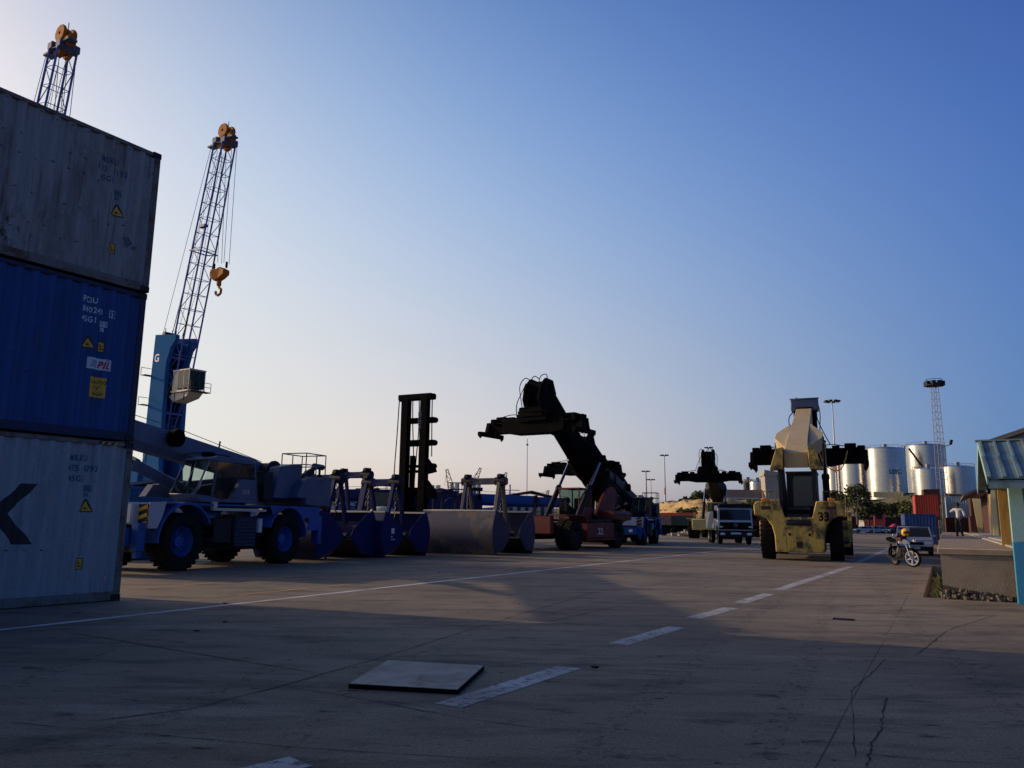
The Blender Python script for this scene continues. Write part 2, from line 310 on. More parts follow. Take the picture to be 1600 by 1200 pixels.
tag(mb.build('gutter_bed', MT['rubble'], smooth=False), kind='structure')
mb = MB()
for s in (-gw-.001,): mb.add([uv(s, 0)+V((0, 0, -.34)), uv(s, 16)+V((0, 0, -.34)), uv(s, 16), uv(s, 0)], [(0, 1, 2, 3)])
for t in (-.001, 16.001): mb.add([uv(-gw, t)+V((0, 0, -.34)), uv(.0, t)+V((0, 0, -.34)), uv(.0, t), uv(-gw, t)], [(0, 1, 2, 3)])
tag(mb.build('gutter_wall', MT['conc'], smooth=False), kind='structure')
# painted lines
def line_mat(name, col, wear):
    m_ = bpy.data.materials.new(name); m_.use_nodes = True; n = m_.node_tree.nodes; l = m_.node_tree.links
    b = n['Principled BSDF']; b.inputs['Roughness'].default_value = .75
    tc = n.new('ShaderNodeTexCoord'); z = n.new('ShaderNodeTexNoise'); z.inputs['Scale'].default_value = 9; z.inputs['Detail'].default_value = 9; z.inputs['Roughness'].default_value = .8
    l.new(tc.outputs['Object'], z.inputs[0]); r = n.new('ShaderNodeValToRGB'); r.color_ramp.elements[0].position = wear-.07; r.color_ramp.elements[1].position = wear+.07
    l.new(z.outputs[0], r.inputs[0]); z2 = n.new('ShaderNodeTexNoise'); z2.inputs['Scale'].default_value = 1.2; z2.inputs['Detail'].default_value = 5; l.new(tc.outputs['Object'], z2.inputs[0])
    mr = n.new('ShaderNodeMapRange'); mr.inputs[1].default_value = .3; mr.inputs[2].default_value = .7; mr.inputs[3].default_value = .5; mr.inputs[4].default_value = 1.1; l.new(z2.outputs[0], mr.inputs[0])
    c = n.new('ShaderNodeMix'); c.data_type = 'RGBA'; c.blend_type = 'MULTIPLY'; c.inputs[0].default_value = 1; c.inputs[6].default_value = (*col, 1); l.new(mr.outputs[0], c.inputs[7]); l.new(c.outputs[2], b.inputs['Base Color'])
    t = n.new('ShaderNodeBsdfTransparent'); x = n.new('ShaderNodeMixShader'); l.new(r.outputs[0], x.inputs[0]); l.new(t.outputs[0], x.inputs[1]); l.new(b.outputs[0], x.inputs[2]); l.new(x.outputs[0], n['Material Output'].inputs[0])
    return m_
WL = line_mat('worn white road paint', (.46, .46, .46), .43); WLs = line_mat('faded white road paint', (.28, .27, .26), .60); YL = line_mat('worn yellow road paint', (.60, .36, .08), .38)
def strip(a, b, w_, m_, z=.004, name='painted_line', label=None):
    a, b = V(a), V(b); d = (b-a).normalized(); s = V((d.y, -d.x, 0))*w_/2
    mb = MB(); n_ = max(1, int((b-a).length/4))
    for i in range(n_):
        p, q = a.lerp(b, i/n_), a.lerp(b, (i+1)/n_)
        mb.add([(v.x, v.y, z) for v in (p-s, p+s, q+s, q-s)], [(0, 1, 2, 3)])
    return tag(mb.build(name, m_, smooth=False), kind='structure', label=label)
# white solid line, world direction ~27.3 deg
strip(G(-60, 991), G(1330, 838), .14, line_mat('white boundary line paint', (.66, .66, .64), .34))
strip(G(188, 922.5), G(1230, 838), .10, YL)
strip(G(60, 966), G(370, 930), .10, WLs)
strip(G(330, 934), G(1010, 868), .09, YL); 
for i, (a, b) in enumerate([((700, 1103), (890, 1043)), ((965, 1007), (1058, 980)), ((1083, 966), (1143, 950)), ((1157, 942), (1202, 928)), ((1215, 922), (1330, 885)), ((1340, 879), (1398, 853)), ((1404, 851), (1440, 839)), ((380, 1212), (470, 1190))]):
    strip(G(*a), G(*b), .27, WL if i != 4 else WL)
strip(G(480, 1186), G(690, 1110), .24, WLs, z=.003); strip(G(893, 1042), G(962, 1009), .24, WLs, z=.003)
# cracks and joints: jagged dark strips
ck = mat('dark crack', (.018, .017, .017), .95, dirt=.2)
def crack(pts, w_=.012, jit=.02, step=.18):
    mb = MB(); prev = None; P_ = []
    for a, b in zip(pts, pts[1:]):
        a, b = G(*a), G(*b); n_ = max(2, int((b-a).length/step))
        for i in range(n_): 
            q = a.lerp(b, i/n_); P_.append(q + V((rnd.uniform(-jit, jit), rnd.uniform(-jit, jit), 0)))
    P_.append(G(*pts[-1])); vs = []; fs = []
    for i, q in enumerate(P_):
        d = (P_[min(i+1, len(P_)-1)]-P_[max(i-1, 0)]).normalized(); s = V((d.y, -d.x, 0))*w_*rnd.uniform(.25, 1.1)*(0.15 if i in (0, len(P_)-1) else 1)
        vs += [(q.x-s.x, q.y-s.y, .0035), (q.x+s.x, q.y+s.y, .0035)]
    fs = [(2*i, 2*i+1, 2*i+3, 2*i+2) for i in range(len(P_)-1)]
    mb.add(vs, fs); return tag(mb.build('pavement_crack', ck, smooth=False), kind='structure')
crack([(90, 985), (250, 1012), (420, 1040), (510, 1054)], .011, .01)
crack([(140, 1128), (300, 1108), (440, 1072), (620, 1020), (780, 970), (930, 925)], .009, .012)
crack([(440, 1072), (560, 1092), (720, 1122), (860, 1140)], .007, .01)
crack([(1385, 1028), (1360, 1055), (1330, 1079), (1332, 1110), (1335, 1185)], .005, .01)
crack([(1330, 1080), (1384, 1090), (1376, 1140), (1362, 1160), (1356, 1200)], .008, .012, .07)
crack([(900, 1045), (1040, 1056), (1330, 1080)], .006, .015); crack([(1430, 1025), (1600, 1038)], .008, .012)
crack([(1330, 1176), (1450, 1188), (1600, 1196)], .005, .01); crack([(800, 985), (1000, 940), (1170, 905)], .008, .02)
crack([(0, 1128), (250, 1150), (520, 1172), (800, 1190)], .005, .012); crack([(1430, 1025), (1480, 985), (1560, 960)], .008, .012)
jk = mat('joint filler', (.055, .05, .045), .95, dirt=.6, dcol=(.11, .095, .08), scale=4)
# straight saw-cut joints between the slabs
def joint(a, b, w_=.007):
    a, b = V(a), V(b); n_ = int((b-a).length/.5); pts = [a.lerp(b, i/n_)+V((rnd.uniform(-.004, .004), rnd.uniform(-.004, .004), 0)) for i in range(n_+1)]; d = (b-a).normalized(); s = V((d.y, -d.x, 0)); vs = []
    for p in pts: q = w_*rnd.uniform(.3, 1.0)/2; vs += [(p.x-s.x*q, p.y-s.y*q, .003), (p.x+s.x*q, p.y+s.y*q, .003)]
    tag(MB().add(vs, [(2*i, 2*i+1, 2*i+3, 2*i+2) for i in range(n_)]).build('pavement_joint', jk, smooth=False), kind='structure')
o_ = G(440, 1072)
for k in range(-3, 5): joint(o_+NV*(k*4.6)-DV*8, o_+NV*(k*4.6)+DV*46)
for k in range(-1, 9): joint(o_+DV*(k*4.9)-NV*12, o_+DV*(k*4.9)+NV*(12 if k < 3 else 16), .006)
for k in range(70):
    x, y = rnd.uniform(0, 1580), rnd.uniform(960, 1180); L_ = rnd.uniform(8, 40)
    crack([(x, y), (x+L_, y+rnd.uniform(-4, 4))], rnd.uniform(.004, .012), .01, .05)
TM = line_mat('dark tyre mark', (.062, .055, .047), .60)
def tyre_mark(pts, w_=.22):
    c = []; n_ = len(pts); P_ = [G(*p) for p in pts]
    for i in range(n_-1):
        a, b_, c_, d = P_[max(i-1, 0)], P_[i], P_[i+1], P_[min(i+2, n_-1)]
        for k in range(14):
            t = k/14; c.append(.5*((2*b_)+(c_-a)*t+(2*a-5*b_+4*c_-d)*t*t+(3*b_-a-3*c_+d)*t**3))
    vs = []
    for i, q in enumerate(c):
        d = (c[min(i+1, len(c)-1)]-c[max(i-1, 0)]).normalized(); s = V((d.y, -d.x, 0))*w_/2; vs += [(q.x-s.x, q.y-s.y, .0022), (q.x+s.x, q.y+s.y, .0022)]
    tag(MB().add(vs, [(2*i, 2*i+1, 2*i+3, 2*i+2) for i in range(len(c)-1)]).build('tyre_mark', TM, smooth=False), kind='structure')
tyre_mark([(200, 1150), (520, 1010), (800, 945), (1180, 893)]); tyre_mark([(430, 1170), (690, 1010), (900, 950), (1230, 895)])
tyre_mark([(1600, 1120), (1450, 1000), (1380, 930), (1350, 888)], .25); tyre_mark([(1180, 1190), (1260, 1040), (1290, 950), (1310, 895)], .25)
tyre_mark([(900, 1190), (1100, 1020), (1230, 930), (1360, 868)], .3); tyre_mark([(0, 1080), (300, 975), (620, 925), (1000, 884)], .3)
# ---------------------------------------------------------------- cover plate and iron grate
pc = [G(605, 1038), G(757, 1047), G(716, 1086), G(544, 1076)]
pcc = sum(pc, V((0, 0, 0)))/4
pl_ = thing('cover_plate', 'square grey cover plate lying loose on the paving near the white dashes', 'cover plate', tuple(pcc))
def ringbox(k, z0, z1, name, m_, bev):
    q = [(p-pcc)*k for p in pc]; mb = MB(); mb.add([(p.x, p.y, z0) for p in q]+[(p.x, p.y, z1) for p in q], [(0, 1, 2, 3), (4, 7, 6, 5), (0, 4, 5, 1), (1, 5, 6, 2), (2, 6, 7, 3), (3, 7, 4, 0)]); return mb.build(name, m_, pl_, bevel=bev)
ringbox(1.0, .002, .040, 'edge_shade', MT['black'], .004); ringbox(.985, .040, .046, 'top_sheet', MT['plate'], .002)  # sides painted black to stand in for the shadow gap under the plate
gr = thing('drain_grate', 'small dark iron drain cover set in the paving right of the dashes', 'drain cover', G(1318, 968), -YAW)
MB().box(-.17, .17, -.12, .12, -.02, .006).build('rim', MT['steel'], gr, bevel=.003)
mb = MB()
for i in range(6): mb.box(-.15+i*.052, -.125+i*.052, -.10, .10, .006, .014)
mb.build('bar_pattern', MT['black'], gr)
for k, (px, py) in enumerate([(308, 986), (352, 943), (352, 972), (685, 895), (930, 1043)]):
    q = G(px, py); a = rnd.random()*3
    mb = MB(); pr = [(0, .001), (.03, .0), (.028, .012), (.012, .02), (0, .021)]
    mb.add([(q.x+.05*math.cos(a+i*1.05)*rnd.uniform(.5, 1.2), q.y+.05*math.sin(a+i*1.05)*rnd.uniform(.5, 1.2), z) for z in (0.001, .012) for i in range(6)], [tuple(range(6)), tuple(range(11, 5, -1))]+[(i, (i+1) % 6, 6+(i+1) % 6, 6+i) for i in range(6)])
    tag(mb.build('debris_scrap', MT['black']), ['dark scrap on the shaded paving left of the cover plate', 'dark flake beside the container stack on the white line', 'dark scrap just below the white line', 'dark scrap on the sunlit paving by the grabs', 'dark scrap just under the long white dash', 'dark scrap right of the long white dash', 'dark scrap in the shaded foreground right'][k], 'debris')
# ---------------------------------------------------------------- shipping containers
def corr_y(x, x0, pitch=.278, dep=.048):
    u = ((x-x0) % pitch)/pitch
    return 0 if u < .25 else dep*(u-.25)/.25 if u < .5 else dep if u < .75 else dep*(1-(u-.75)/.25)
def container(label, L, W, H, pm, fm, loc, rz, group=None, hero=False, cat='shipping container', door_end=None, door_mat=None, scale=1.0):
    t = thing('shipping_container', label, cat, loc, rz, group, scale)
    p_ = .12; mb = MB()
    for x in (-L/2, L/2-p_):
        for y in (-W/2, W/2-p_): mb.box(x, x+p_, y, y+p_, .1, H-.1)
    for y in (-W/2+.012, W/2-.072):
        mb.box(-L/2+p_, L/2-p_, y, y+.06, 0.015, .17); mb.box(-L/2+p_, L/2-p_, y, y+.06, H-.09, H-.015)
    for x in (-L/2+.01, L/2-.09):
        mb.box(x, x+.08, -W/2+p_, W/2-p_, .02, .18); mb.box(x, x+.08, -W/2+p_, W/2-p_, H-.13, H-.01)
    mb.box(-L/2+p_, L/2-p_, -W/2+.09, W/2-.09, .12, .17)
    mb.build('frame', fm, t, bevel=.006 if hero else 0)
    for sx in (-1, 1):
        for sy in (-1, 1):
            for z in (0, H-.118):
                mb = MB(); xc, yc = sx*(L/2-.078), sy*(W/2-.07)
                mb.box(xc-.088, xc+.088, yc-.079, yc+.079, z, z+.118)
                mb.box(xc-.03, xc+.03, yc-.082, yc+.082, z+.035, z+.085)
                if hero: mb.build('corner_casting', MT['steel'], t, bevel=.01)
                else: mb.build('corner_casting', fm, t) if (z > 0 and sy < 0) else None
    for sy in (-1, 1):
        mb = MB(); xs = []; x = -L/2+p_; x0 = x
        while x < L/2-p_-.001:
            for q in (.0, .25, .5, .75):
                if x+q*.278 < L/2-p_: xs.append(x+q*.278)
            x += .278
        xs.append(L/2-p_)
        vs = []
        for x in xs:
            y = sy*(W/2-.022-corr_y(x, x0))
            vs += [(x, y, .16), (x, y, H-.08)]
        mb.add(vs, [(2*i, 2*i+2, 2*i+3, 2*i+1) for i in range(len(xs)-1)])
        mb.build('side_panel', pm, t, smooth=False)
    # end walls
    for sx in (-1, 1):
        if door_end == sx:
            for sy in (-1, 1):
                d = MB().box(min(sx*(L/2-.07), sx*(L/2-.03)), max(sx*(L/2-.07), sx*(L/2-.03)), min(sy*.01, sy*(W/2-.13)), max(sy*.01, sy*(W/2-.13)), .19, H-.14).build('door', door_mat or pm, t, bevel=.01)
                for yy in (.3, .82): MB().tube((sx*(L/2-.012), sy*yy, .15), (sx*(L/2-.012), sy*yy, H-.12), .02, 6).build('lock_rod', MT['galv'], d)
        else:
            mb = MB(); ys = []; y = -W/2+p_; vs = []
            while y < W/2-p_-.001:
                for q in (0, .25, .5, .75):
                    if y+q*.25 < W/2-p_: ys.append(y+q*.25)
                y += .25
            ys.append(W/2-p_)
            for y in ys:
                x = sx*(L/2-.03-corr_y(y, -W/2+p_, .25, .04)); vs += [(x, y, .17), (x, y, H-.12)]
            mb.add(vs, [(2*i, 2*i+2, 2*i+3, 2*i+1) for i in range(len(ys)-1)]); mb.build('end_panel', pm, t, smooth=False)
    MB().box(-L/2+.07, L/2-.07, -W/2+.07, W/2-.07, H-.05, H-.022).build('roof', pm, t)
    return t
def drape(o, L, W):
    """cut a flat decal (local XZ, at y=0) at every fold of the corrugation and lay it on the panel"""
    bm = bmesh.new(); bm.from_mesh(o.data); x0 = -L/2+.12
    xs = [v.co.x for v in bm.verts]; lo, hi = min(xs), max(xs); k = math.floor((lo-x0)/.278)
    while x0+k*.278 <= hi:
        for q in (0, .25, .5, .75):
            x = x0+(k+q)*.278
            if lo < x < hi: bmesh.ops.bisect_plane(bm, geom=bm.verts[:]+bm.edges[:]+bm.faces[:], plane_co=(x, 0, 0), plane_no=(1, 0, 0))
        k += 1
    for v in bm.verts: v.co.y += -(W/2-.022-corr_y(v.co.x, x0)) - .004
    bm.to_mesh(o.data); bm.free(); return o
CL, CW = 12.19, 2.438
SA = R(33); SD = V((math.sin(SA), math.cos(SA), 0)); SN = V((math.cos(SA), -math.sin(SA), 0)); SC = V((-7.09, 14.9, 0))
srz = math.pi/2-SA
def stack_loc(z, ds=0.0, dn=0.0): q = SC - SD*(CL/2+ds) - SN*(CW/2+dn); return (q.x, q.y, z)
Hc = 2.896
c_low = container('pale grey container with a big black letter K, bottom of the left stack', CL, CW, Hc-.02, MT['grey_box2'], MT['grey_frame'], stack_loc(0), srz, 'containers stacked three high', True)
c_mid = container('blue container between two grey ones in the left stack', CL, CW, Hc-.02, MT['blue_box'], MT['blue_frame'], stack_loc(Hc, .0, .03), srz, 'containers stacked three high', True)
c_top = container('rusty grey container on top of the left stack', CL, CW, Hc-.02, MT['grey_box'], MT['grey_frame'], stack_loc(2*Hc, -.01, .0), srz, 'containers stacked three high', True)
def lett(c, s, u, z, size, m_, sx=.75, bold=.006, name='lettering', shear=0.0):
    o = text_mesh(s, size, m_, c, name, bold, sx, frame_m((CL/2+u, 0, z), (1, 0, 0), (0, 0, 1)), spacing=1.15)
    for v in o.data.vertices: v.co.x += (v.co.z-z)*shear
    return drape(o, CL, CW)
def decal(c, poly, m_, name='sticker', off=0.0):
    mb = MB(); mb.add([(CL/2+u, 0, z) for u, z in poly], [tuple(range(len(poly)))])
    o = mb.build(name, m_, c, smooth=False)
    drape(o, CL, CW)
    for v in o.data.vertices: v.co.y -= off
    return o
def rect(u0, u1, z0, z1): return [(u0, z0), (u1, z0), (u1, z1), (u0, z1)]
def tri_sign(c, u, z, s=.13):
    decal(c, [(u-s, z-s*.85), (u+s, z-s*.85), (u+.02, z+s), (u-.02, z+s)], MT['black_mark'], 'warning_sign')
    decal(c, [(u-s*.78, z-s*.7), (u+s*.78, z-s*.7), (u, z+s*.75)], MT['yellow_mark'], 'warning_sign', .002)
    decal(c, [(u-s*.3, z-s*.45), (u+s*.3, z-s*.45), (u+s*.05, z-s*.2), (u-s*.1, z-s*.1)], MT['black_mark'], 'warning_mark', .004)
def small_lab(c, u, z, w_=.05, h_=.085):
    decal(c, rect(u-w_-.012, u+w_+.012, z-h_-.012, z+h_+.012), MT['black_mark'], 'label')
    decal(c, rect(u-w_, u+w_, z-h_, z+h_), MT['yellow_mark'], 'label', .002)
    for q, r_ in ((.035, -.03), (.0, -.01), (-.045, .015)): decal(c, rect(u-w_*.6, u+w_*.5+r_, z+q-.008, z+q+.014), MT['black_mark'], 'label_mark', .004)
def ug(c, u, z, m_, n_):
    for a in (rect(u-.07, u+.07, z+.05, z+.065), rect(u-.07, u-.058, z-.04, z+.05), rect(u+.058, u+.07, z-.04, z+.05), rect(u-.07, u+.07, z-.045, z-.03)): decal(c, a, m_, 'code_mark')
    lett(c, 'UG', u-.05, z-.02, .09, m_, .7); lett(c, n_, u-.05, z-.13, .09, m_, .8)
lett(c_top, 'MSKU', -1.16, 2.30, .16, MT['teal_mark'], bold=.004, sx=.72); lett(c_top, '122  1193', -1.22, 2.12, .16, MT['teal_mark'], sx=.78, bold=.004); lett(c_top, '45G1', -1.15, 1.94, .15, MT['teal_mark'], sx=.72, bold=.004)
for o_ in (c_top,): ug(o_, -.78, 1.77, MT['teal_mark'], '33'); tri_sign(o_, -.76, 1.43); small_lab(o_, -.78, .68)
dm = mat('smudge', (.10, .12, .15), .7); decal(c_top, [(-.62, .95), (-.5, .78), (-.4, .88), (-.48, 1.0)], dm, 'patch'); decal(c_top, rect(-.42, -.33, .76, .84), dm, 'patch')
def scuffs(c, z, u0, u1, zj, seed, m_):
    r_ = random.Random(seed); u = u0
    while u < u1:
        if r_.random() < .85:
            x = round((CL/2+u+CL/2-.12)/.278)*.278-CL/2+.12-CL/2+.01; z_ = z+r_.uniform(-zj, zj); L_ = r_.uniform(.04, .08); a = r_.uniform(-.02, .01)
            decal(c, [(x, z_), (x+L_, z_+a), (x+L_, z_+a+r_.uniform(.008, .02)), (x+.01, z_+.02)], m_, 'scuff')
        u += .278
sc_m = mat('dark scuff', (.04, .038, .035), .8, dirt=.4)
scuffs(c_top, 2.18, -4.5, -1.2, .02, 1, sc_m); scuffs(c_top, 1.86, -4.2, -.9, .05, 2, sc_m); scuffs(c_top, 1.15, -3.8, -.5, .12, 3, sc_m); scuffs(c_top, 2.72, -5, -.3, .02, 5, sc_m); scuffs(c_top, .62, -3.4, -1.2, .15, 6, sc_m)
scuffs(c_low, .92, -3.2, -1.3, .02, 4, sc_m); scuffs(c_mid, 1.3, -3, -.3, .3, 8, MT['blue_frame'])
lett(c_mid, 'PCIU', -1.2, 2.46, .15, MT['white_mark'], bold=.003); lett(c_mid, '840243', -1.19, 2.28, .15, MT['white_mark'], bold=.003, sx=.78); lett(c_mid, '3', -.66, 2.27, .12, MT['white_mark'], bold=.003); lett(c_mid, '45G1', -1.19, 2.10, .15, MT['white_mark'], bold=.003)
for a in (rect(-.69, -.57, 2.38, 2.392), rect(-.69, -.57, 2.25, 2.262), rect(-.69, -.68, 2.25, 2.39), rect(-.58, -.57, 2.25, 2.39)): decal(c_mid, a, MT['white_mark'], 'code_mark')
ug(c_mid, -.77, 2.10, MT['white_mark'], '70'); tri_sign(c_mid, -1.02, 1.72, .12); small_lab(c_mid, -.77, 1.68)
decal(c_mid, rect(-1.0, -.54, 1.25, 1.46), MT['white_mark'], 'logo_board')
for i in range(5): decal(c_mid, [(-.96+i*.006, 1.29+i*.028), (-.82, 1.29+i*.028), (-.815, 1.302+i*.028), (-.955+i*.006, 1.302+i*.028)], MT['navy_mark'], 'logo_stripe', .002)
o = lett(c_mid, 'PIL', -.80, 1.285, .18, MT['red_mark'], .8, .008, shear=.25)
for v in o.data.vertices: v.co.y -= .004
decal(c_mid, rect(-.92, -.62, .74, 1.11), MT['yellow_mark'], 'caution_board')
for s, u, z, q in (('CAUTION', -.90, .99, .075), ("9'6''", -.84, .885, .075), ('HIGH', -.85, .775, .075)):
    o = lett(c_mid, s, u, z, q*1.15, MT['black_mark'], .78, .002)
    for v in o.data.vertices: v.co.y -= .003
MK = MT['teal_mark']
lett(c_low, 'MRKU', -1.14, 2.47, .15, MK, bold=.005, sx=.72); lett(c_low, '475  0793', -1.15, 2.29, .15, MK, bold=.005, sx=.74); lett(c_low, '45G1', -1.12, 2.11, .15, MK, bold=.005, sx=.72)
ug(c_low, -.77, 1.98, MK, '33'); tri_sign(c_low, -.77, 1.68, .125); small_lab(c_low, -.78, .68)
decal(c_low, [(-1.62, 2.03), (-1.89, 2.03), (-2.33, 1.55), (-1.94, 1.03), (-1.6, 1.03), (-2.07, 1.53)], MT['black_mark'], 'letter_mark')
decal(c_low, rect(-2.62, -2.34, 1.03, 2.03), MT['black_mark'], 'letter_mark')
lett(c_low, 'MAERS', -6.9, 1.03, 1.37, MT['black_mark'], .92, .03, 'letter_mark')
for i in range(6):
    mb = MB(); u = CL/2-.68+i*.062; y = -(CW/2-.009)
    mb.add([(u, y, 2.795), (u+.032, y, 2.795), (u+.062, y, 2.845), (u+.03, y, 2.845)], [(0, 1, 2, 3)])
    mb.build('hazard_stripe', MT['yellow_mark'] if i % 2 else MT['black_mark'], c_low, smooth=False)
lett(c_low, 'x', -.30, .40, .08, MT['white_mark'])
# second stack position behind camera-left is out of view; single blue long container behind the crane
container('long blue 40 foot container standing behind the front wheel of the near crane', CL, CW, 2.6, MT['tower_blue'], MT['tower_blue'], (-19.0, 31.0, 0), math.pi/2-R(-75), None)
# ---------------------------------------------------------------- wheels
def wheel(root, x, y, r, w_, side, rim, lug=True, seg=32, rimr=.5, name='wheel', nl=26):
    """tyre mesh with treads; rim and hub are its sub-parts. side=+1: outer face towards +Y"""
    h_ = w_/2
    mb = MB().lathe([(-h_*.72, r*rimr), (-h_*.95, r*.62), (-h_, r*.8), (-h_*.86, r*.93), (-h_*.55, r*.975), (h_*.55, r*.975), (h_*.86, r*.93), (h_, r*.8), (h_*.95, r*.62), (h_*.72, r*rimr)], (0, 0, 0), 'y', seg)
    if lug:
        for k in range(nl):
            a = 2*math.pi*k/nl; ca, sa = math.cos(a), math.sin(a)
            for sd_ in (-1, 1):
                a2 = a + (math.pi/nl if sd_ > 0 else 0); ca, sa = math.cos(a2), math.sin(a2); ca3, sa3 = math.cos(a2+.13), math.sin(a2+.13)
                mb.bar((r*.965*ca3, sd_*h_*.06, r*.965*sa3), (r*.955*ca, sd_*h_*.93, r*.955*sa), r*.10, r*.075, up=(ca, 0, sa))
    t = mb.build(name, MT['tyre'], root, loc=(x, y, r))
    MB().lathe([(side*h_*.70, r*rimr*1.02), (side*h_*.78, r*rimr*.98), (side*h_*.55, r*rimr*.86), (side*h_*.1, r*rimr*.72), (side*h_*.0, r*rimr*.45), (side*h_*.35, r*rimr*.38), (side*h_*.4, .001)], (0, 0, 0), 'y', 24).build('rim', rim, t)
    if r > .6:
        mb = MB()
        for k in range(10):
            a = 2*math.pi*k/10; c = V((r*rimr*.58*math.cos(a), side*h_*.02, r*rimr*.58*math.sin(a))); mb.tube(c, c+V((0, side*.05, 0)), .02, 6)
        mb.build('wheel_nut', MT['steel'], t)
    return t
def hoses(root, pts_list, r=.02, m_=None, name='hose'):
    for pts in pts_list:
        c = []; n_ = len(pts)
        for i in range(n_-1):
            p0, p1, p2, p3 = V(pts[max(i-1, 0)]), V(pts[i]), V(pts[i+1]), V(pts[min(i+2, n_-1)])
            for k in range(5):
                t = k/5; c.append(.5*((2*p1)+(p2-p0)*t+(2*p0-5*p1+4*p2-p3)*t*t+(3*p1-p0-3*p2+p3)*t**3))
        c.append(V(pts[-1])); MB().path(c, r).build(name, m_ or MT['black'], root)
def arc(cx, cz, r, a0, a1, n=10): return [(cx+r*math.cos(R(a0+(a1-a0)*i/n)), cz+r*math.sin(R(a0+(a1-a0)*i/n))) for i in range(n+1)]
def glazed(root, corners, m_, name='window', th=.012):
    c = [V(p) for p in corners]; n_ = (c[1]-c[0]).cross(c[2]-c[0]).normalized()*th
    k = len(c); mb = MB(); mb.add(c+[p+n_ for p in c], [tuple(range(k)), tuple(range(2*k-1, k-1, -1))]+[(i, (i+1) % k, k+(i+1) % k, k+i) for i in range(k)])
    return mb.build(name, m_, root, smooth=False)
